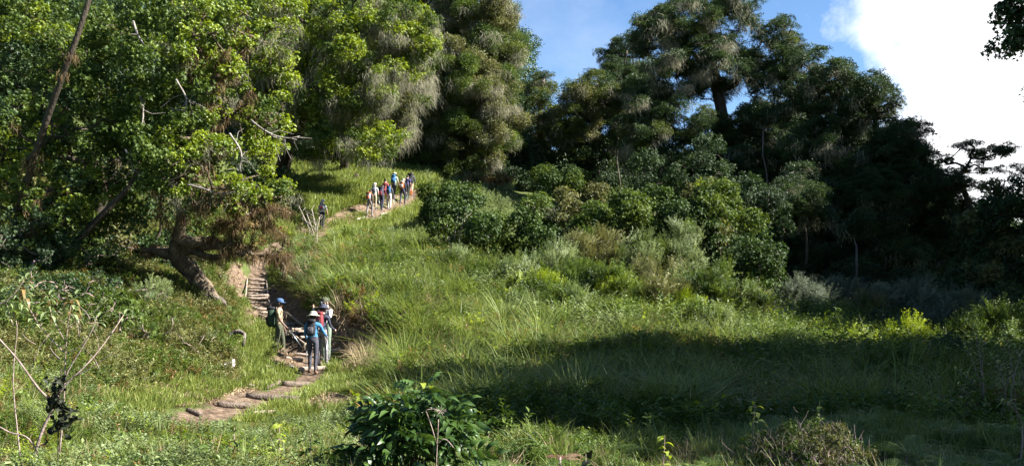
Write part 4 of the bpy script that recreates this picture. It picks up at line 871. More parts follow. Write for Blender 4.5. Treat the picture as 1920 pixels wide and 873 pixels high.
place('slope_tussocks', P_tall, x, y, z, inL & (so_ < .5) & (pd > .8) & (R.random(len(x)) < .05), wide(.35, .7), .3)
place('upland_weeds', P_herb['pale'], x, y, z, ((py > 460) | (px > 800)) & (pd > .8) & (px < 960) & (R.random(len(x)) < .16), wide(.6, 1.1), .2)
# undergrowth above the eroded bank and around the crest
x, y, z, px, py, so_, pd = cand(9000, 530, 1420, 34, 58, 1.2)
place('crest_weeds', P_herb['pale'], x, y, z, (pd > 1.2) & (py < 560) & (patch(x, y, .4, 9) > -.2) & (R.random(len(x)) < .30), wide(.7, 1.35), .2)
place('crest_herbs', P_feath['mid'], x, y, z, (px > 900) & (py < 620) & (R.random(len(x)) < .16), wide(.5, 1.0), .2)
# near ground: herbs, grasses and ferns in front
x, y, z, px, py, so_, pd = cand(11000, -80, 2000, 6.6, 17, 1.2)
nl = (px < 700); fr = nl | (y < 11.3)
place('foreground_herbs', P_herb['mid'], x, y, z, fr & (pd > 1.0) & (patch(x, y, .8, 3) > -.5) & (R.random(len(x)) < np.where(nl, .65, .42)), lambda n, y_: R.uniform(.3, .6, n), .25)
place('foreground_scrub', P_herb['pale'], x, y, z, nl & (pd > 1.1) & (patch(x, y, .7, 12) > .1) & (R.random(len(x)) < .4), wide(.4, .8), .3)
place('foreground_twigs', P_herb['rust'], x, y, z, nl & (pd > .8) & (R.random(len(x)) < .14), wide(.35, .65), .35)
place('foreground_leaves', P_weed['mid'], x, y, z, fr & (pd > 1.2) & (patch(x, y, .9, 5) > .2) & (R.random(len(x)) < np.where(nl, .5, .08)), wide(.35, .6), .25)
place('foreground_dry', P_tall_d, x, y, z, fr & (pd > 1.0) & (R.random(len(x)) < .10), wide(.35, .6), .35)
place('foreground_weeds', P_feath['bright'], x, y, z, nl & (pd > 1.4) & (patch(x, y, .8, 6) > .1) & (R.random(len(x)) < .10), wide(.35, .6), .25)
place('foreground_grass', P_tall, x, y, z, (pd > .9) & (R.random(len(x)) < np.where(nl, .24, .18)) & (nl | (y < 12)), wide(.35, .62), .35)
place('foreground_ferns', P_fern, x, y, z+.02, (R.random(len(x)) < np.where(px > 1380, .5, np.where(nl, .14, .22))) & (y < 15) & ((px > 1450) | (y < 11)), lambda n, y_: R.uniform(.8, 1.35, n), .15)
x, y, z, px, py, so_, pd = cand(5200, 560, 800, 27, 42, 1)
steep = so_ > .35
place('hanging_roots', P_root, x, y, z+.12, steep & (pd > .9) & (px < 760) & (R.random(len(x)) < .16), wide(.7, 1.3), .2)
place('overhanging_grass', P_tall_d, x, y, z, (so_ > .05) & (so_ < .5) & (pd > 1.0) & (R.random(len(x)) < .22), wide(.8, 1.3), .5)

# ------------------------------------------------------------------ stairs and path logs
def spline(P_, n):
    P_ = np.array([at(*p) for p in P_]); t = np.arange(len(P_)); T = np.linspace(0, len(P_)-1, n)
    o = np.stack([np.interp(T, t, P_[:, i]) for i in range(3)], -1)
    for _ in range(3): o[1:-1] = (o[:-2]+2*o[1:-1]+o[2:])/4
    return o
NS = 36; Ls = spline(STL, 60); Rs = spline(STR, 60)
ys_ = np.interp(np.linspace(0, 1, NS)**.92, np.linspace(0, 1, 60), np.arange(60))
st = empty('log_staircase', tuple((Ls[30]+Rs[30])/2), 'curving hillside staircase of logs with rustic pole rails', 'staircase'); iv = -(Ls[30]+Rs[30])/2
for k, q in enumerate(ys_):
    a = np.array([np.interp(q, np.arange(60), Ls[:, i]) for i in range(3)]); b = np.array([np.interp(q, np.arange(60), Rs[:, i]) for i in range(3)])
    zz = max(h1(*a[:2]), h1(*b[:2]), h1(*((a+b)/2)[:2])); a[2] = b[2] = max((a[2]+b[2])/2, zz+.02); d = b-a; a = a+d*.04; b = b-d*.04
    a[2] += R.normal()*.012; mb = MB(); mb.tube(np.linspace(a, b, 5)+iv+R.normal(size=(5, 3))*.006+[0, 0, .02], .040*(1+R.normal(size=5)*.10), 8, rough=.10); mb.build('step', LOG, st)
for k, (P_, hh) in enumerate(((Ls, 0), (Rs, 0))):
    lift = .10+.28*np.clip((np.arange(60)-26)/10, 0, 1)*(1-np.clip((np.arange(60)-54)/6, 0, 1)*.7) 
    if k == 0: lift = lift*.6+.03
    pp = P_[::2]+np.array([0, 0, 1])*lift[::2, None]+np.cumsum(R.normal(size=(30, 3)), 0)*.006
    mb = MB(); mb.tube(pp+iv, np.linspace(.028, .036, 30), 7, rough=.15); rail = mb.build('rail', LOG, st)
    for j in range(4, 60, 6):
        mb = MB(); mb.tube([P_[j]+iv+[0, 0, -.15], P_[j]+iv+[0, 0, lift[j]+.03]], .024, 6, rough=.1); mb.build('post', LOGD, st)
def log(name, label, a, b, r, mat, sink=.3, group=None, cat='log', bend=.03, ground=True, flat=1.0):
    A_, B_ = np.array(at(*a)), np.array(at(*b)); p = np.linspace(A_, B_, 7)
    if ground: p[:, 2] = H(p[:, 0], p[:, 1]).mean()*.35+H(p[:, 0], p[:, 1])*.65+r*(1-sink)
    d = norm(np.cross(B_-A_, [0, 0, 1])); p += d*np.sin(np.linspace(0, np.pi, 7))[:, None]*bend*np.linalg.norm(B_-A_)
    mb = MB(); mb.tube(p-p[3], r*np.array([.85, 1, .97, 1.04, 1, .95, .8]), 9, rough=.10, flat=flat)
    o = mb.build(name, mat, loc=tuple(p[3])); return tag(o, label, cat, group)
G5 = 'log risers set across the lower path'
log('path_log', 'long weathered log riser across the path, nearest the camera', (462, 748, 21.6), (560, 738, 21.7), .085, LOGD, group=G5)
log('path_log', 'dark log riser below the blue-jacketed hiker', (530, 724, 24.6), (582, 712, 25), .08, LOGD, group=G5)
log('path_log', 'log riser just behind the boots of the blue-jacketed hiker', (560, 700, 28.2), (612, 690, 28.5), .07, LOG, group=G5)
log('path_log', 'log riser at the foot of the staircase', (545, 670, 30.4), (582, 668, 30.2), .06, LOG, group=G5)
log('path_log', 'short dark log end in the grass right of the nearest riser', (545, 747, 21.6), (562, 748, 21.6), .06, LOGD, group=G5)
log('path_log', 'dark log lying at the bottom left end of the path', (352, 782, 18.8), (378, 784, 18.6), .06, LOGD, group=G5)
log('path_log', 'broad weathered log at the bend below the staircase', (600, 662, 31), (638, 655, 31.4), .06, LOG, group=G5)
log('path_log', 'mossy log half buried across the lower path', (408, 768, 20.3), (470, 764, 20.6), .07, LOGD, group=G5)
log('path_log', 'thin log edging the left side of the lower path', (500, 728, 23.6), (528, 706, 25.6), .05, LOGD, group=G5)
log('path_log', 'thin short log in the dirt below the standing guide', (508, 698, 27.4), (540, 700, 27.2), .05, LOGD, group=G5)
log('path_log', 'log riser in the dirt just right of the standing guide', (535, 684, 29), (568, 680, 29.2), .05, LOG, group=G5)
log('fallen_branch', 'pale straight branch lying in the grass right of the path', (608, 708, 26.6), (636, 686, 28), .055, DRIFT, cat='branch')
log('fallen_branch', 'pale split branch low in the grass beside the nearest riser', (472, 770, 20), (522, 758, 20.4), .06, LOG, cat='branch', bend=-.06)
log('leaning_stump', 'dark stump leaning on the grassy slope above the hikers', (656, 347, 72.5), (672, 328, 72.5), .25, BARK_D, cat='stump', ground=False)
log('fallen_branch', 'dark branch lying along the top of the grassy slope', (590, 322, 75), (648, 352, 71), .16, BARK, cat='branch')
G6 = 'pale timber edging of the upper path'
for a, b, lb in [((646, 427, 61.8), (668, 417, 63.2), 'lowest length of pale timber edging on the upper path'), ((668, 416, 63.4), (690, 405, 65.2), 'second length of pale timber edging, ending behind the first pair'), ((690, 415, 63.6), (714, 404, 65.4), 'pale edging right of the first pair of hikers'),
                 ((714, 404, 65.6), (742, 392, 67.4), 'pale edging below the middle hikers'), ((742, 392, 67.6), (778, 379, 70), 'topmost pale edging ending at the bush')]:
    log('timber_edging', lb, a, b, .055, PALE, group=G6, cat='edging', bend=.01, sink=-.2)
# bleached driftwood, roots, boulders
g_ = ground_at(410, 702)
dw = empty('driftwood', g_, 'white bleached chunk of driftwood on the left bank', 'driftwood'); mb = MB()
mb.tube([(-.42, 0, .05), (-.28, -.03, .12), (-.08, 0, .08), (.10, .02, .10), (.24, 0, .16), (.34, 0, .25), (.36, .02, .36)], [.04, .10, .07, .12, .13, .08, .02], 9, rough=.35, mi=0)
mb.tube([(.1, 0, .12), (.05, .03, .22), (.0, .02, .27)], [.08, .05, .015], 7, rough=.25); mb.build('snag', DRIFT, dw)
mb = MB(); mb.tube([(-.24, -.05, .02), (0, -.1, .03), (.18, -.08, .05)], [.04, .08, .03], 7, rough=.3); mb.build('splinter', DRIFT, dw)
for k, (pts, r, lb) in enumerate([([(420, 652, 27.2), (428, 626, 27.3), (445, 618, 27.3), (462, 624, 27.2), (456, 640, 27)], '.' and .075, 'arched grey root on the left bank beside the path'), ([(412, 640, 27.0), (428, 655, 26.6), (436, 678, 26.2)], .08, 'grey root running down below the arched one')]):
    pp = smooth_poly([at(*q) for q in pts], 10); g0 = pp[0].copy(); pp[:, 2] = np.maximum(pp[:, 2], H(pp[:, 0], pp[:, 1])-.02); pp[0, 2] -= .1; pp[-1, 2] -= .12
    mb = MB(); mb.tube(pp-g0, r*np.linspace(1, .6, 10), 8, rough=.25); tag(mb.build('exposed_root', BARK, loc=tuple(g0)), lb, 'root')
def rock(name, label, px, py, s, mat, group=None):
    g_ = ground_at(px, py); bm = bmesh.new(); bmesh.ops.create_icosphere(bm, subdivisions=2, radius=1)
    for v in bm.verts: v.co = Vector((v.co.x*s[0], v.co.y*s[1], v.co.z*s[2]))*(1+R.normal()*.09)
    me = bpy.data.meshes.new(name); bm.to_mesh(me); bm.free(); me.materials.append(mat); return tag(obj(name, me, loc=(g_[0], g_[1], g_[2]+s[2]*.3)), label, 'rock', group)
ROCK = mat_noise('rock', (.14, .12, .10), (.34, .30, .26), 6, bump=.8)
for px, py, s, lb in [(497, 690, (.16, .12, .07), 'flat stone in the dirt left of the blue-jacketed hiker'), (513, 684, (.12, .1, .06), 'smaller stone beside the flat one in the dirt'), (545, 690, (.1, .1, .05), 'small stone in the dirt near the standing guide'), (344, 478, (.22, .2, .14), 'grey stone behind the mossy trunk'), (520, 712, (.14, .1, .08), 'dark stone at the edge of the path'), (468, 725, (.13, .1, .06), 'pale flat stone on the lower path')]:
    rock('stone', lb, px, py, s, ROCK, 'stones on the lower path')

# ------------------------------------------------------------------ people
def Rx(a): return Matrix.Rotation(a, 3, 'X')
def Rz(a): return Matrix.Rotation(a, 3, 'Z')
def person(label, foot, h, yaw, shirt, pants, shoes, skin, lean=.12, legs=((.25, .15), (-.3, .25)), arms=((.2, .5, .12), (-.2, .5, .12)), head=(0, .1), hat=None, hair=None, sleeve='long', shorts=False, socks=None, group=None, pack=None, width=1.0, knee_bag=None):
    """yaw 0 faces away from the camera (+Y). legs: (thigh angle forward, knee bend); arms: (shoulder pitch forward, elbow bend, spread); index 0 is the left side"""
    s = h/1.72; V_, E, Rd = [], [], []; Mt = []
    def add(p, r, par, m):
        V_.append(Vector(p)*s); Rd.append((r if isinstance(r, tuple) else (r, r))); Mt.append(m)
        if par is not None: E.append((par, len(V_)-1))
        return len(V_)-1
    # bones remembered for colouring: (i, j, material)
    pel = add((0, 0, .96), (.145*width, .11), None, 1)
    rot = Rx(-lean)
    up = lambda x_, y_, z_: Vector((0, 0, .96)) + rot @ Vector((x_, y_, z_))
    wa = add(up(0, 0, .14), (.135*width, .10), pel, 0); ch = add(up(0, .0, .32), (.165*width, .115), wa, 0); sh = add(up(0, 0, .44), (.13*width, .09), ch, 0)
    hp, hy = head[1], head[0]; hr = rot @ Rz(hy) @ Rx(-hp+lean*.6)
    nk = add(up(0, .0, .52), (.058, .058), sh, 2)
    nb_ = Vector((0, 0, .96))+rot @ Vector((0, 0, .52)); hd0 = nb_+hr @ Vector((0, .015, .07)); hd1 = nb_+hr @ Vector((0, .01, .155)); hd2 = nb_+hr @ Vector((0, .0, .215))
    a1 = add(hd0, (.066, .08), nk, 2); a2 = add(hd1, (.078, .098), a1, 2); add(hd2, (.058, .075), a2, 2)
    add(nb_+hr @ Vector((0, .115, .105)), (.014, .014), a1, 2)                       # nose
    low = []
    for sd, (ta, kb) in zip((-1, 1), legs):
        hip = Vector((sd*.095*width, 0, .90)); kn = hip+Vector((sd*.01, math.sin(ta)*.43, -math.cos(ta)*.43)); an = kn+Vector((0, math.sin(ta-kb)*.42, -math.cos(ta-kb)*.42))
        i0 = add(hip, .095*width, pel, 1); i1 = add((hip+kn)/2, .084*width, i0, 1); i2 = add(kn, .066, i1, 1 if not shorts else 2); i3 = add((kn+an)/2+Vector((0, -.01, 0)), .064 if not shorts else .055, i2, 1 if not shorts else (4 if socks else 2)); i4 = add(an, .048, i3, 1 if not shorts else (4 if socks else 2))
        i5 = add(an+Vector((0, -.02, -.055)), (.045, .045), i4, 3); i6 = add(an+Vector((sd*.02, .10, -.065)), (.045, .035), i5, 3); add(an+Vector((sd*.03, .17, -.07)), (.035, .025), i6, 3); low.append(an.z-.115)
    hands = []
    for sd, (pa, eb, sp) in zip((-1, 1), arms):
        S = Vector((0, 0, .96))+rot @ Vector((sd*.185*width, 0, .425)); d1 = Vector((sd*math.sin(sp), math.sin(pa)*math.cos(sp), -math.cos(pa)*math.cos(sp))); el = S+d1*.285
        pb = pa+eb; d2 = Vector((sd*math.sin(sp)*.3-sd*.12*min(1, eb), math.sin(pb), -math.cos(pb))).normalized(); wr = el+d2*.25; pm = wr+d2*.07
        m_ = 0 if sleeve == 'long' else 2
        j0 = add(S, (.066, .066), sh, 0); j1 = add(S+d1*.14, .05, j0, 0); j2 = add(el, .042, j1, m_); j3 = add(wr, .028, j2, m_); j4 = add(pm, (.034, .022), j3, 2)
        sx_ = Vector((sd, 0, 0)); q = d2.cross(sx_).normalized(); w_ = q if abs(q.length) > .1 else Vector((0, 1, 0)); cu = (-sx_)
        for f_, (o_, l_) in enumerate(((-.026, .060), (-.009, .072), (.009, .068), (.026, .052))):       # four curled fingers
            p1 = pm+w_*o_+d2*(.03+l_*.3); p2 = p1+(d2*.7+cu*.5)*l_*.5; k1 = add(p1, .0095, j4, 2); add(p2, .008, k1, 2)
        add(pm-w_*.04+d2*.025, .010, j4, 2); hands.append(pm+d2*.03)                 # thumb
    dz = -min(low)
    me = bpy.data.meshes.new('body'); me.from_pydata([tuple(v+Vector((0, 0, dz*s))) for v in V_], E, [])
    o = bpy.data.objects.new('body', me); C.objects.link(o)
    bm = bmesh.new(); bm.from_mesh(me); ly = bm.verts.layers.skin.verify(); bm.verts.ensure_lookup_table()
    for i, v in enumerate(bm.verts): v[ly].radius = (Rd[i][0]*s, Rd[i][1]*s); v[ly].use_root = (i == 0)
    bm.to_mesh(me); bm.free()
    m1 = o.modifiers.new('k', 'SKIN'); m1.use_smooth_shade = True; m2 = o.modifiers.new('u', 'SUBSURF'); m2.levels = 1; m2.render_levels = 1
    dg = bpy.context.evaluated_depsgraph_get(); nm = bpy.data.meshes.new_from_object(o.evaluated_get(dg)); nm.name = 'body'
    o.modifiers.clear(); o.data = nm; bpy.data.meshes.remove(me)
    nm.materials.clear()
    for m_ in (shirt, pants, skin, shoes, socks or pants): nm.materials.append(m_)
    cz = np.zeros(len(nm.polygons)*3); nm.polygons.foreach_get('center', cz); cz = cz.reshape(-1, 3)
    VV = np.array([tuple(v+Vector((0, 0, dz*s))) for v in V_]); best = np.full(len(cz), 1e9); mi = np.zeros(len(cz), np.int32)
    for i, j in E:
        a, b = VV[i], VV[j]; ab = b-a; t = np.clip(((cz-a)@ab)/max(ab@ab, 1e-9), 0, 1); d = np.linalg.norm(cz-a-t[:, None]*ab, axis=1)/(.03+np.interp(t, [0, 1], [max(Rd[i]), max(Rd[j])]))
        m_ = np.where(t < .45, Mt[i], Mt[j]); m_ = np.where((Mt[i] == 3) | (Mt[j] == 3), 3, m_) if Mt[i] != 2 else m_
        s_ = d < best; best[s_] = d[s_]; mi[s_] = m_[s_]
    nm.polygons.foreach_set('material_index', mi); nm.update()
    root = empty('person', tuple(foot), label, 'person', group, yaw); o.parent = root
    for p in nm.polygons: p.use_smooth = True
    D = Vector((0, 0, dz)); hm = np.array(hr); hc = (hd1+D)*s
    mb = MB()
    if hat:
        kind, hmat = hat; top_ = hc+hr @ Vector((0, 0, .045*s))
        if kind == 'cap':
            mb.lathe([(.108*s, -.02*s), (.110*s, .02*s), (.098*s, .065*s), (.06*s, .095*s), (0.001, .104*s)], top_, 14, rot=hm, sy=1.1)
            v = []
            for t_ in np.linspace(-1, 1, 9):
                for rr_ in (.09, .175): v.append(hr @ Vector((math.sin(t_*1.15)*rr_*s*.85, math.cos(t_*1.15)*rr_*s+(.02*s), -.012*s-(rr_-.09)*s*.25)))
            v = np.array([tuple(q) for q in v]); f = [(2*i, 2*i+1, 2*i+3, 2*i+2) for i in range(8)]; vt = np.vstack([v, v+np.array(hm@[0, 0, .008*s])]); f2 = np.vstack([f, np.array(f)[:, ::-1]+18])
            mb.add(vt+np.array(top_), f2)
        else:
            mb.lathe([(.20*s, -.035*s), (.205*s, -.028*s), (.12*s, .0), (.108*s, .03*s), (.10*s, .08*s), (.06*s, .10*s), (.001, .104*s)], top_, 16, rot=hm, sy=1.05)
            mb.lathe([(.20*s, -.040*s), (.10*s, -.008*s), (.10*s, .03*s)], top_, 16, rot=hm, sy=1.05)
        mb.build('hat', hmat, root)
    if hair:
        mb = MB(); mb.lathe([(.06*s, -.09*s), (.088*s, -.05*s), (.094*s, .0), (.09*s, .05*s), (.06*s, .085*s), (.001, .1*s)], hc+hr @ Vector((0, -.018*s, -.0)), 12, rot=hm, sy=1.08); mb.build('hair', hair, root)
    for sd in (-1, 1):
        mb = MB(); c_ = hc+hr @ Vector((sd*.084*s, -.0, -.03*s)); mb.lathe([(.004*s, -.032*s), (.012*s, -.018*s), (.017*s, .012*s), (.009*s, .032*s), (.001, .034*s)], c_, 8, rot=hm, sy=1.6); mb.build('ear', skin, root)
        mb = MB(); c_ = hc+hr @ Vector((sd*.03*s, .09*s, -.008*s)); mb.lathe([(.001, -.008*s), (.011*s, -.004*s), (.013*s, .002*s), (.009*s, .007*s), (.001, .009*s)], c_, 8, rot=hm); mb.build('eye', EYE, root)
    # pack as a separate object worn on the back
    Mw = Matrix.Translation(Vector(foot)) @ Matrix.Rotation(yaw, 4, 'Z')
    if pack:
        lb, pm_, pm2, (w_, d_, l_), extra = pack
        bc = (Vector((0, 0, .96))+rot @ Vector((0, -.10-d_/2, .46-l_/2+.06))+D)*s
        pr = bpy.data.objects.new('backpack', None); C.objects.link(pr); pr.matrix_world = Mw @ Matrix.Translation(bc) @ rot.to_4x4(); pr.empty_display_size = .1; tag(pr, lb, 'backpack', group and 'backpacks of the hikers')
        MB().box((0, 0, 0), (w_*s, d_*s, l_*s), taper=.85).build('pack_body', pm_, pr)
        MB().box((0, -d_*s*.52, -l_*s*.16), (w_*s*.7, d_*s*.35, l_*s*.45)).build('front_pocket', pm2, pr)
        MB().box((0, -.01*s, l_*s*.5), (w_*s*.86, d_*s*1.05, .10*s)).build('lid', pm2 if extra else pm_, pr)
        for sd in (-1, 1):
            q = MB(); q.tube([Vector((sd*.10*s, d_*s*.45, l_*s*.42)), Vector((sd*.12*s, (d_/2+.10)*s, l_*s*.46)), Vector((sd*.13*s, (d_/2+.235)*s, l_*s*.28)), Vector((sd*.14*s, (d_/2+.23)*s, l_*s*.0)), Vector((sd*.16*s, (d_/2+.06)*s, -l_*s*.32))], .020*s, 6, flat=.5); q.build('strap', pm2, pr)
    Hw = [Mw @ ((p_+D)*s) for p_ in hands]
    return root, Hw, Mw, (hc, hr, s)
EYE = mat_noise('eye_dark', (.01, .01, .01), (.02, .02, .02), 5, rough=.2, bump=0)
def K(n, c, **k): return cloth('cloth_'+n, c, **k)
BLUE = K('blue', (.04, .17, .33)); CHAR = K('charcoal', (.055, .055, .07)); GREY = K('grey', (.22, .22, .24)); LGREY = K('light_grey', (.5, .5, .52)); NAVY = K('navy', (.035, .04, .065)); BLACK = K('black', (.015, .015, .018))
TAN = K('tan', (.32, .25, .16)); OLIVE = K('olive', (.07, .075, .045)); GREEN = K('green', (.02, .045, .025)); CREAM = K('cream', (.60, .53, .40)); RED = K('red', (.19, .03, .035)); ORNG = K('orange', (.38, .10, .03)); WHITE = K('white', (.55, .54, .52))
PINK = K('pink', (.38, .09, .10)); PURP = K('purple', (.05, .045, .12)); KHAKI = K('khaki', (.34, .29, .21)); BROWN = K('brown', (.16, .10, .07)); CAPB = K('cap_blue', (.05, .10, .20)); SBLUE = K('sky_blue', (.03, .10, .24)); LGREEN = K('pale_green', (.45, .55, .42)); SAGE = K('sage', (.17, .22, .17)); DGREY = K('dark_grey', (.10, .10, .11)); TROUS = K('stone_grey', (.20, .18, .18))
HAIRD = mat_noise('hair_dark', (.01, .008, .006), (.03, .02, .015), 40, rough=.6, bump=.3); METAL = mat_noise('pole_metal', (.25, .3, .35), (.4, .45, .5), 10, rough=.35, bump=0, metal=.8); RUB = BLACK
def pole(label, top_, tip, group=None):
    t = Vector(top_); b = Vector(tip); rt = empty('trekking_pole', tuple(b), label, 'trekking pole', group)
    q = MB(); q.tube([Vector((0, 0, 0)), (t-b)*.5, (t-b)*.9], [.007, .009, .010], 6); q.build('shaft', METAL, rt)
    q = MB(); q.tube([(t-b)*.9, (t-b)*.96, (t-b)*1.03], [.014, .018, .016], 8); q.build('grip', BLACK, rt)
    q = MB(); q.lathe([(.004, 0), (.035, .004), (.004, .012)], (t-b)*.07, 10); q.build('basket', BLACK, rt)
def gp(px, Y): return on_ground(px, Y)
# lower group of four
_, hw, mw, _h = person('guide in tan shirt and blue cap standing in profile facing right', gp(524, 31.0), 1.76, math.radians(-88), TAN, OLIVE, BROWN, SKIN_D, lean=-.02, legs=((.22, .18), (-.12, .05)), arms=((.05, .35, .05), (.25, .5, .1)), head=(0, .05), hat=('cap', CAPB), sleeve='short', width=1.08,
       pack=('big dark green backpack on the back of the guide in the tan shirt', GREEN, BLACK, (.34, .24, .56), 1))
pole('thin walking stick held by the guide in the tan shirt', hw[1]+Vector((0, 0, .05)), (hw[1].x+.42, hw[1].y-.05, h1(hw[1].x+.42, hw[1].y)+.25))
_, hw, mw, _h = person('hiker in bright blue jacket and cream sun hat seen from behind', gp(586, 28.0), 1.64, math.radians(-6), BLUE, CHAR, BROWN, SKIN_L, lean=.10, legs=((.32, .42), (-.10, .05)), arms=((.15, .75, .22), (.35, .8, .38)), head=(0, .05), hat=('brim', CREAM), hair=HAIRD, width=1.08,
       pack=('small black backpack on the blue-jacketed hiker', BLACK, DGREY, (.25, .15, .42), 0))
for k, (w_, dx, lb) in enumerate(((hw[0], -.05, 'trekking pole left of the blue-jacketed hiker'), (hw[1], -.02, 'trekking pole right of the blue-jacketed hiker'))): pole(lb, w_+Vector((0, 0, .06)), (w_.x+dx, w_.y-.15, h1(w_.x+dx, w_.y-.15)))
_, hw, mw, _h = person('hiker in dark grey jacket and dark brimmed hat with a red backpack', gp(603, 29.0), 1.68, math.radians(-22), NAVY, TROUS, DGREY, SKIN_L, lean=.1, legs=((.05, .05), (.22, .2)), arms=((.2, .7, .15), (.35, .8, .1)), head=(-.2, .1), hat=('brim', NAVY), hair=HAIRD,
       pack=('red backpack on the hiker in the dark brimmed hat', RED, BLACK, (.27, .16, .44), 0))
_, hw, mw, (hc, hr, s_) = person('hiker in grey top and green cap raising a camera to the face', gp(611, 30.3), 1.80, math.radians(160), LGREY, SAGE, DGREY, SKIN_L, lean=.05, legs=((.08, .1), (-.05, .05)), arms=((.75, 2.15, .25), (.75, 2.15, .25)), head=(0, .1), hat=('cap', OLIVE), hair=HAIRD)
cc = mw @ (hc+hr @ Vector((0, .15, 0))); cr_ = empty('camera', tuple(cc), 'black camera held up by the hiker in the green cap', 'camera', rz=math.radians(160))
MB().box((0, 0, 0), (.13, .06, .09)).build('camera_body', BLACK, cr_); MB().lathe([(.001, .0), (.03, .0), (.034, .03), (.034, .08), (.03, .085), (.001, .078)], (0, .02, 0), 12, rot=np.array(Rx(-math.pi/2))).build('lens', DGREY, cr_)
oc = mw @ (hc+hr @ Vector((.02, .13, -.17))); orr = empty('camera_strap', tuple(oc), 'orange pouch hanging under the raised camera', 'pouch', rz=math.radians(160)); MB().box((0, 0, 0), (.20, .07, .15)).build('pouch', ORNG, orr); MB().tube([(-.08, 0, .07), (-.05, .02, .15), (.05, .02, .15), (.08, 0, .07)], .008, 5).build('strap', ORNG, orr)
# hikers on the upper path
GU = 'hikers climbing the upper path'
U = [(604, 61.0, 1.80, -12, 'lone hiker in white shirt trailing the others up the slope', WHITE, BLACK, ('dark pack with red stripe on the lone hiker', GREY, RED, (.24, .20, .40), 0), ('cap', WHITE), dict(sleeve='short'), SKIN_L),
     (693, 65.0, 1.74, -14, 'hiker in dark jacket and grey trousers, left of the first pair', BROWN, TROUS, ('orange and grey pack of the left hiker of the first pair', GREY, ORNG, (.30, .2, .46), 1), None, dict(hair=HAIRD), SKIN_L),
     (702, 66.2, 1.70, -14, 'hiker in white cap and khaki trousers, right of the first pair', LGREY, KHAKI, ('grey pack of the hiker in the white cap', GREY, NAVY, (.28, .2, .44), 0), ('cap', WHITE), dict(sleeve='short'), SKIN_L),
     (716, 67.3, 1.72, -14, 'hiker in dark trousers carrying a large navy and red pack', RED, NAVY, ('large navy pack with red side beside the red sleeve', NAVY, RED, (.36, .26, .6), 0), None, dict(hair=HAIRD), SKIN_L),
     (722, 68.6, 1.74, -14, 'hiker in pinkish red shirt partly hidden by the navy pack', PINK, CHAR, None, None, dict(hair=HAIRD), SKIN_L),
     (730, 68.2, 1.66, -14, 'hiker in white trousers and dark jacket', DGREY, WHITE, ('blue daypack of the hiker in white trousers', SBLUE, BLACK, (.28, .2, .44), 0), None, dict(hair=HAIRD), SKIN_L),
     (739, 70.0, 1.72, -14, 'hiker in pale green shirt and sun hat', LGREEN, DGREY, ('bright blue pack below the sun hat', SBLUE, BLUE, (.32, .22, .48), 1), ('brim', CREAM), dict(sleeve='short'), SKIN_L),
     (755, 69.9, 1.72, -14, 'hiker in navy trousers with pale cap in the front trio', NAVY, NAVY, ('orange and white pack in the front trio', ORNG, WHITE, (.30, .2, .46), 1), ('cap', CREAM), {}, SKIN_L),
     (763, 71.4, 1.74, -14, 'hiker in purple shirt and black trousers in the front trio', PURP, BLACK, None, None, dict(hair=HAIRD, sleeve='short'), SKIN_L),
     (771, 72.2, 1.76, -14, 'leading hiker in khaki shorts and orange socks', DGREY, KHAKI, ('very large black pack of the leading hiker', BLACK, NAVY, (.42, .3, .68), 0), None, dict(hair=HAIRD, shorts=True, socks=ORNG), SKIN_L)]
for i, (px, Y, h_, yw, lb, sh_, pa_, pk, ht, kw, sk) in enumerate(U):
    ph = (i % 3)-1; lg = [((.35, .4), (-.25, .1)), ((-.2, .12), (.38, .5)), ((.1, .1), (-.08, .1))][i % 3]; ar = [((-.2, .4, .12), (.35, .5, .15)), ((.3, .5, .15), (-.15, .4, .12)), ((.1, .5, .14), (.1, .7, .16))][i % 3]
    g_ = gp(px, Y); person(lb, (g_[0], g_[1], g_[2]+.01), h_, math.radians(yw+R.normal()*6), sh_, pa_, DGREY, sk, lean=.13+.05*R.random(), legs=lg, arms=ar, head=(R.normal()*.15, .12), hat=ht, pack=pk, group=GU, **kw)
    if i in (2, 5, 7): x0 = g_[0]+.28; pole(['', '', 'trekking pole beside the khaki trousers', '', '', 'trekking pole beside the white trousers', '', 'trekking pole beside the front trio'][i], (x0, g_[1]+.1, g_[2]+1.0), (x0+.08, g_[1]-.05, h1(x0+.08, g_[1]-.05)))
# ------------------------------------------------------------------ individual foreground plants
def leaf_mesh(name, Ln, Wd, mat, **k):
    v, f = big_leaf(Ln, Wd, **k); return mesh_np(name, v, f, [mat], smooth=True)
def pinnate(name, Ln, n, lf, wd, mat):
    """compound leaf of paired leaflets along a bent stalk"""
    vs, fs, o = [], [], 0
    for i in range(n):
        t = .22+.78*i/(n-1) if n > 1 else 1; c = np.array([0, Ln*t, -Ln*.38*t*t])
        for sd in ((-1, 1) if i < n-1 else (0,)):
            v, f = big_leaf(lf*(.8+.35*math.sin(t*3)), wd, droop=.55+.3*R.random(), fold=.35, seg=4)
            a = -sd*(1.05-.25*t); ca, sa = math.cos(a), math.sin(a); v = v @ np.array([[ca, -sa, 0], [sa, ca, 0], [0, 0, 1]]).T @ np.array([[1, 0, 0], [0, .92, .38], [0, -.38, .92]])
            vs.append(v+c); fs.append(f+o); o += len(v)
    m = MB(); m.tube([(0, Ln*t, -Ln*.38*t*t) for t in np.linspace(0, 1, 6)], np.linspace(.004, .0015, 6), 4, cap=False); tv, tf, _ = m.data()
    vs.append(tv); fs.append(tf[0]+o)
    return mesh_np(name, np.concatenate(vs), np.concatenate(fs), [mat], smooth=True)
def put(name, me, parent, loc, yaw, pitch=0, roll=0, s=1):
    o = bpy.data.objects.new(name, me); link(o, parent); o.location = tuple(loc); o.rotation_euler = Euler((pitch, roll, yaw), 'XYZ'); o.scale = (s, s, s); return o
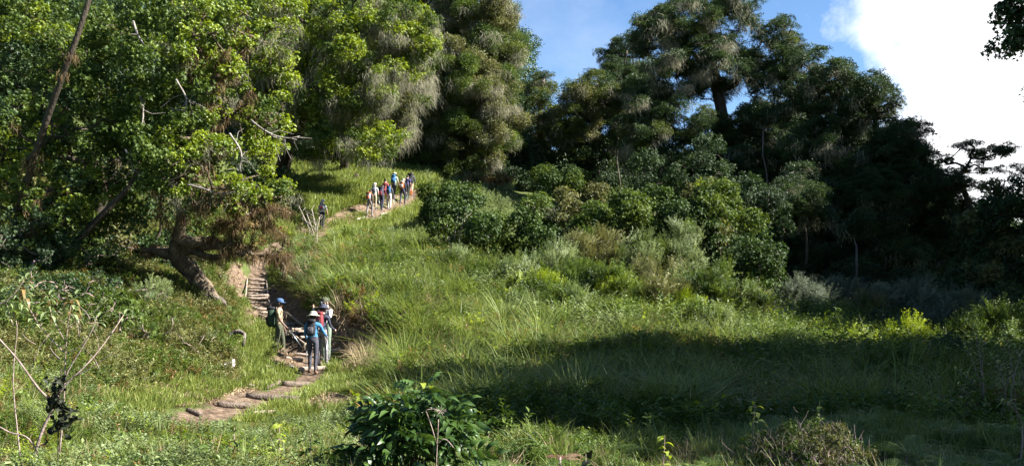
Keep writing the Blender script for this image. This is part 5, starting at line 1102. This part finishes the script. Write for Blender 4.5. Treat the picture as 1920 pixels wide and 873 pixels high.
def stems_of(base, tips, r0, r1, mat, parent, iv, name='stem', bend=.15):
    for t in tips:
        p = np.linspace(base, t, 7); off = norm(np.cross(np.array(t)-base, R.normal(size=3)))*np.linalg.norm(np.array(t)-base)*bend; p = p+np.sin(np.linspace(0, np.pi, 7))[:, None]*off*R.uniform(-.6, 1)
        MB().tube(p+iv, np.linspace(r0, r1, 7), 5, rough=.08).build(name, mat, parent)
# glossy shrub, bottom centre
GLS = mat_leaf('leaf_shrub_gloss', (.014, .040, .008), (.06, .11, .02), .22, .42, .4)
YM = 8.6; base = np.array(on_ground(770, YM)); sb = empty('glossy_shrub', tuple(base), 'dark glossy shrub with drooping compound leaves at bottom centre', 'shrub')
lvs = [pinnate('leaf', .26, 4, .14, .050, GLS), pinnate('leaf', .20, 3, .15, .055, GLS), pinnate('leaf', .32, 5, .13, .046, GLS)]
cs, rs = blob_fill([(768, 785, YM, 52, 74, .28), (715, 855, YM-.1, 32, 40, .2), (815, 810, YM, 26, 46, .2)], 34, (.06, .12)); tips = cs
stems_of(base, cs[::2], .012, .005, BARK_D, sb, -base)
for i in range(230):
    c = cs[i % len(cs)]+R.normal(size=3)*.055; ctr = np.array(at(772, 830, YM)); d = c-ctr; yw = math.atan2(-d[0], d[1])+R.normal()*1.2
    put('leaf', lvs[i % 3], sb, c-base, yw, R.uniform(-.8, .7), R.normal()*.6, R.uniform(.55, 1.15))
for px, py, lb in [(792, 718, 0), (810, 724, 0)]:
    put('young_leaf', leaf_mesh('young_leaf', .09, .05, LEAF['yell'], droop=.8), sb, np.array(at(px, py, YM))-base, R.random()*6, .2)
# bare forked reddish stalk before the shrub
b2 = np.array(on_ground(818, 8.2)); st2 = empty('bare_stalk', tuple(b2), 'bare forked reddish stalk with a dry seed head in front of the glossy shrub', 'stalk')
for seq in [((818, 900, 8.2), (818, 860, 8.2), (820, 832, 8.2), (822, 785, 8.2)), ((819, 832, 8.2), (808, 795, 8.2), (798, 768, 8.2)), ((820, 832, 8.2), (834, 818, 8.2), (850, 838, 8.2)), ((798, 768, 8.2), (815, 765, 8.2), (826, 772, 8.2))]:
    p = smooth_poly([at(*q) for q in seq], 8); MB().tube(p-b2, .0045, 5).build('stem', TWIG, st2)
for i in range(26):
    c = np.array(at(826, 770, 8.2)); q = rvec(1)[0]; MB().tube([c-b2, c-b2+q*R.uniform(.03, .08)], [.002, .001], 4).build('seed_twig', TWIG, st2) if i < 24 else None
# dark hanging-leaved climber at the left
VY = 7.4; b3 = np.array(on_ground(106, VY)); vn = empty('dark_climber', tuple(b3), 'blackish withered climber with big drooping leaves on a thin stem at left', 'climber')
p = smooth_poly([at(108, 990, VY), at(108, 860, VY), at(110, 780, VY), (at(112, 730, VY)), at(115, 690, VY)], 10); MB().tube(p-b3, .005, 5).build('stem', BARK_D, vn)
lm = [leaf_mesh('leaf', .075, .040, LEAF['black'], droop=1.3, fold=.5, seg=6), leaf_mesh('leaf', .06, .032, LEAF['black'], droop=1.6, fold=.7, seg=6)]
for i in range(70):
    t = R.random(); c = np.array(at(112+R.normal()*11-8*math.sin(t*5), 700+t*100, VY+R.normal()*.05)); put('leaf', lm[i % 2], vn, c-b3, R.random()*6.3, -R.uniform(.5, 1.4), R.normal()*.4, R.uniform(.85, 1.5))
for px, py, s_ in [(120, 792, 1.5), (95, 800, 1.2), (84, 822, 1.1), (128, 812, 1.2)]: put('leaf', lm[0], vn, np.array(at(px, py, VY))-b3, R.random()*6, -1.2, 0, s_)
# thin open shrub with lance-leaved tips, left
SY = 9.5; b4 = np.array(on_ground(62, SY)); ts = empty('thin_shrub', tuple(b4), 'open pale-stemmed shrub with lance-leaved tips at the left edge', 'shrub')
def gl(seq, r0, r1, nm='stem', m=TWIG, n=10): p = smooth_poly([at(*q) for q in seq], n); MB().tube(p-b4, np.linspace(r0, r1, n), 6, rough=.08).build(nm, m, ts)
gl([(60, 880, SY), (68, 840, SY), (80, 800, SY), (95, 775, SY), (108, 750, SY)], .016, .012)
gl([(96, 775, SY), (106, 740, SY), (125, 715, SY), (160, 690, SY), (200, 640, SY+.2), (232, 590, SY+.4)], .012, .004)
gl([(106, 760, SY), (75, 735, SY), (52, 700, SY), (30, 665, SY), (0, 640, SY), (-20, 610, SY)], .011, .006)
gl([(118, 720, SY), (128, 690, SY), (150, 660, SY), (176, 615, SY), (182, 590, SY)], .008, .003)
gl([(110, 860, SY+.3), (118, 790, SY+.3), (122, 720, SY+.3), (122, 640, SY+.3), (135, 560, SY+.3)], .010, .003)
gl([(120, 660, SY+.3), (80, 620, SY+.3), (55, 580, SY+.3), (42, 540, SY+.3)], .007, .003); gl([(0, 800, SY), (20, 812, SY), (50, 815, SY), (66, 838, SY)], .009, .006)
gl([(140, 705, SY), (170, 690, SY), (200, 668, SY), (215, 662, SY)], .006, .002); gl([(122, 640, SY+.3), (95, 590, SY+.3), (92, 560, SY+.3)], .006, .002); gl([(-10, 575, SY), (20, 560, SY), (45, 525, SY)], .008, .003)
gl([(40, 880, SY+.5), (30, 780, SY+.5), (20, 700, SY+.5), (35, 620, SY+.5), (30, 600, SY+.5)], .008, .003)
for _ in range(16):
    a0 = (R.uniform(60, 200), R.uniform(600, 720), SY+R.uniform(0, .5)); a1 = (a0[0]+R.uniform(-40, 50), a0[1]-R.uniform(10, 60), a0[2]); gl([a0, ((a0[0]+a1[0])/2+R.normal()*10, (a0[1]+a1[1])/2, a0[2]), a1], .004, .0015, 'twig', n=5)
lfm = leaf_mesh('leaf', .16, .032, mat_leaf('leaf_lance', (.16, .21, .08), (.28, .34, .16), .35, .4, .5), droop=.5); lfd = leaf_mesh('leaf', .15, .035, LEAF['rust'], droop=1.0)
for (px, py, n_, sp) in [(42, 540, 30, 34), (20, 560, 22, 24), (92, 565, 22, 26), (135, 565, 24, 28), (182, 600, 12, 12), (0, 560, 16, 24), (45, 530, 14, 20), (60, 600, 12, 16), (232, 592, 6, 8)]:
    for j in range(n_):
        t = j/n_; c = np.array(at(px+R.normal()*2, py-sp*.5+sp*t*1.6, SY+.2)); put('leaf', lfm if R.random() < .85 else lfd, ts, c-b4, j*2.4, .75-1.0*t, 0, R.uniform(.6, 1.05))
# ferns with separate fronds
frm = [mesh_np('frond', *g_frond(.62, 11, .85, .24, 6), [LEAF['fern']]) for _ in range(3)]; frd = mesh_np('frond', *g_frond(.5, 14, .75, .24, 5, False), [LEAF['deadf']])
FE = [(1620, 812, 10.5, 'fern with pale arching fronds right of the dry twiggy bush'), (1700, 822, 10, 'fern in the middle of the fern bed at lower right'), (1800, 850, 9, 'large fern near the right corner of the fern bed'), (1890, 838, 9.2, 'fern at the right edge of the picture'), (1660, 862, 8.6, 'fern at the bottom edge below the dry twiggy bush'),
      (1740, 785, 12.5, 'fern highest up in the shade at right'), (1860, 790, 12, 'fern under the tall lance-leaved plant'), (200, 850, 9, 'fern at bottom left beside the withered climber'), (290, 858, 8.5, 'second fern from the left at the bottom edge'), (340, 835, 9.4, 'fern in the shade left of the path end'), (905, 850, 8.6, 'fern right of the glossy shrub'), (990, 862, 8.4, 'fern near the dead brown frond'), (1110, 868, 8.2, 'fern below the tall meadow grass, bottom edge'), (1560, 860, 8.6, 'fern partly under the dry twiggy bush'), (1340, 850, 9.4, 'shaded fern left of the dry twiggy bush')]
for px, py, Y, lb in FE:
    g_ = np.array(on_ground(px, Y)); rt = empty('fern', tuple(g_), lb, 'fern', 'ferns along the bottom of the picture'); top_ = max(.08, at(px, py, Y)[2]-g_[2]-.16)
    MB().tube([(0, 0, -.05), (0, 0, top_)], .012, 5).build('rootstock', TWIG, rt)
    for j in range(9): put('frond', frm[j % 3], rt, (0, 0, top_*.9), j*.7+R.random()*.4, R.uniform(-.15, .25), R.normal()*.1, R.uniform(.6, .95))
g_ = np.array(on_ground(1050, 9.0)); rt = empty('dead_fern', tuple(g_), 'dead pinkish brown fern left of the bright seedling at the bottom', 'fern')
MB().tube([(0, 0, -.05), (0, 0, .32)], .012, 5).build('rootstock', TWIG, rt)
for j in range(5): put('frond', frd, rt, (0, 0, .30), -1.4+j*.45, R.uniform(-.5, .1), 0, R.uniform(.45, .7))
for j in range(5): put('frond', frd, rt, (0, 0, .2), 1.6+j*.5, -.6, 0, .8)
# seedlings with broad bright leaves
lb_m = leaf_mesh('leaf', .095, .055, LEAF['yell'], droop=.6); lk = leaf_mesh('leaf', .11, .075, LEAF['black'], droop=.5); lg_ = leaf_mesh('leaf', .10, .055, LEAF['mid'], droop=.6)
for px, py0, py1, Y, m_, n_, lb in [(1240, 815, 880, 9.0, lb_m, 12, 'bright yellow-green seedling at bottom centre right'), (1410, 755, 860, 11.0, lb_m, 18, 'lit broad-leaved seedling above the dry twiggy bush, left'), (1100, 850, 900, 7.2, lk, 9, 'seedling with blackish round leaves at the bottom edge'), (1540, 752, 860, 10.5, lg_, 20, 'shaded broad-leaved plant behind the dry twiggy bush'),
                                  (440, 800, 880, 9.2, lg_, 22, 'leafy seedling left of the yellowing one at the bottom'), (520, 795, 880, 9.2, lb_m, 20, 'yellowing leafy seedling at the lower end of the path'), (585, 810, 880, 9, lg_, 18, 'leafy seedling right of the yellowing one'), (230, 800, 880, 9.6, lg_, 20, 'leafy seedling among the lower left ferns'), (380, 830, 890, 8.6, lg_, 18, 'leafy seedling in shade below the path end')]:
    g_ = np.array(on_ground(px, Y)); t_ = np.array(at(px+R.normal()*5, py0, Y)); rt = empty('seedling', tuple(g_), lb, 'seedling', 'broad-leaved seedlings in the foreground')
    MB().tube(np.linspace([0, 0, -.03], t_-g_, 5), [.006, .005, .005, .004, .002], 5).build('stem', TWIG, rt)
    for j in range(n_): c = (t_-g_)*(1-.75*(j/n_))+R.normal(size=3)*[.05, .05, .02]*(.4+j/n_); put('leaf', m_, rt, c, j*2.4, R.uniform(-.2, .5), R.normal()*.3, R.uniform(.6, 1.1))
# lance-leaved plants at the right edge
lance = leaf_mesh('leaf', .21, .04, LEAF['mid'], droop=.6); lance2 = leaf_mesh('leaf', .19, .036, LEAF['bright'], droop=.7)
for px, Y, tips_, lb in [(1850, 16, [(1828, 615), (1812, 650), (1842, 640), (1792, 690), (1860, 665), (1800, 720)], 'tall lance-leaved plant in the shade near the right edge'), (1910, 15.5, [(1888, 632), (1905, 650), (1925, 640), (1875, 680), (1898, 700)], 'tall lance-leaved plant cut by the right edge')]:
    g_ = np.array(on_ground(px, Y)); rt = empty('lance_leaf_plant', tuple(g_), lb, 'plant', 'lance-leaved plants at right')
    for (tx, ty) in tips_:
        t_ = np.array(at(tx, ty, Y+R.normal()*.2)); pp = np.linspace([0, 0, -.05], t_-g_, 8)+np.sin(np.linspace(0, np.pi, 8))[:, None]*R.normal(size=3)*[.12, .1, 0]
        MB().tube(pp, np.linspace(.014, .004, 8), 5).build('stem', TWIG, rt)
        for j in range(34): u = 1-.7*(j/34); c = np.array([np.interp(u, np.linspace(0, 1, 8), pp[:, i]) for i in range(3)]); put('leaf', lance if j > 5 else lance2, rt, c, j*2.4, .8-1.2*(j/34), 0, R.uniform(.6, 1.0))
g_ = np.array(on_ground(1905, 9.5)); rt = empty('lance_leaf_plant', tuple(g_), 'lit yellowish lance-leaved shoot low at the right edge', 'plant', 'lance-leaved plants at right')
pp = smooth_poly([g_, at(1925, 800, 9.5), at(1905, 765, 9.5), at(1885, 752, 9.5)], 8)-g_; MB().tube(pp, np.linspace(.01, .003, 8), 5).build('stem', TWIG, rt)
lance2 = lance
for j in range(22): u = 1-.5*j/22; c = np.array([np.interp(u, np.linspace(0, 1, 8), pp[:, i]) for i in range(3)]); put('leaf', lance2, rt, c, j*2.4, .6-.9*j/22, 0, R.uniform(.5, .9))
# dry twiggy bush, bottom right
YD = 9.4; cs, rs = blob_fill([(1510, 842, YD, 98, 42, .5), (1460, 862, YD, 50, 30, .3), (1590, 866, YD, 50, 26, .3)], 34, (.10, .2)); g_ = np.array(on_ground(1510, YD)); cs[:, 2] = np.maximum(cs[:, 2], g_[2]+.1)
rt = plant('twiggy_bush', 'dry brown twiggy bush with sparse small leaves at bottom right', 'bush', [g_-[0, 0, .05], g_+[0, 0, .08], g_+[.02, 0, .2]], [.03, .025, .02], cs, rs, Q((P_mid['olive'], 3), (P_mid['mid'], 2)), TWIG, per=520, scale=(.13, .24), seglen=.12, tip=.0025, wob=.05, sub=4, minh=0, parts=('stem', 'foliage'))
q = MB()
for i in range(520):
    c = cs[i % len(cs)]+R.normal(size=3)*.08; d = norm(np.array([R.normal()*.6, R.normal()*.5, 1.])); ln = R.uniform(.05, .17); q.tube([c-g_, c-g_+d*ln*.6+R.normal(size=3)*.006, c-g_+d*ln], [.003, .002, .001], 4, cap=False)
q.build('dry_twigs', TWIG, rt)['kind'] = 'stuff'
# bare saplings
for px, Y, tips_, lb in [(845, 45, [(822, 400), (860, 395), (838, 415), (812, 420), (872, 410)], 'bare pale sapling against the dark bush behind the mound'), (595, 55, [(560, 385), (585, 392), (575, 400), (600, 405)], 'thin bare sapling left of the lone hiker')]:
    g_ = np.array(on_ground(px, Y)); rt = empty('bare_sapling', tuple(g_), lb, 'sapling')
    for (tx, ty) in tips_:
        t_ = np.array(at(tx, ty, Y)); pp = smooth_poly([[0, 0, -.1], (t_-g_)*.4+[.1*R.normal(), 0, .1], t_-g_], 8); MB().tube(pp, np.linspace(.03, .012, 8), 5).build('stem', TWIG_P, rt)
        for _ in range(3): u = R.integers(3, 7); MB().tube([pp[u], pp[u]+[R.normal()*.25, R.normal()*.2, .3], pp[u]+[R.normal()*.4, 0, .6]], [.012, .009, .005], 4).build('twig', TWIG_P, rt)
print('INSTANCES', sum(NINST.values()), {k: v for k, v in sorted(NINST.items(), key=lambda q: -q[1])[:12]})
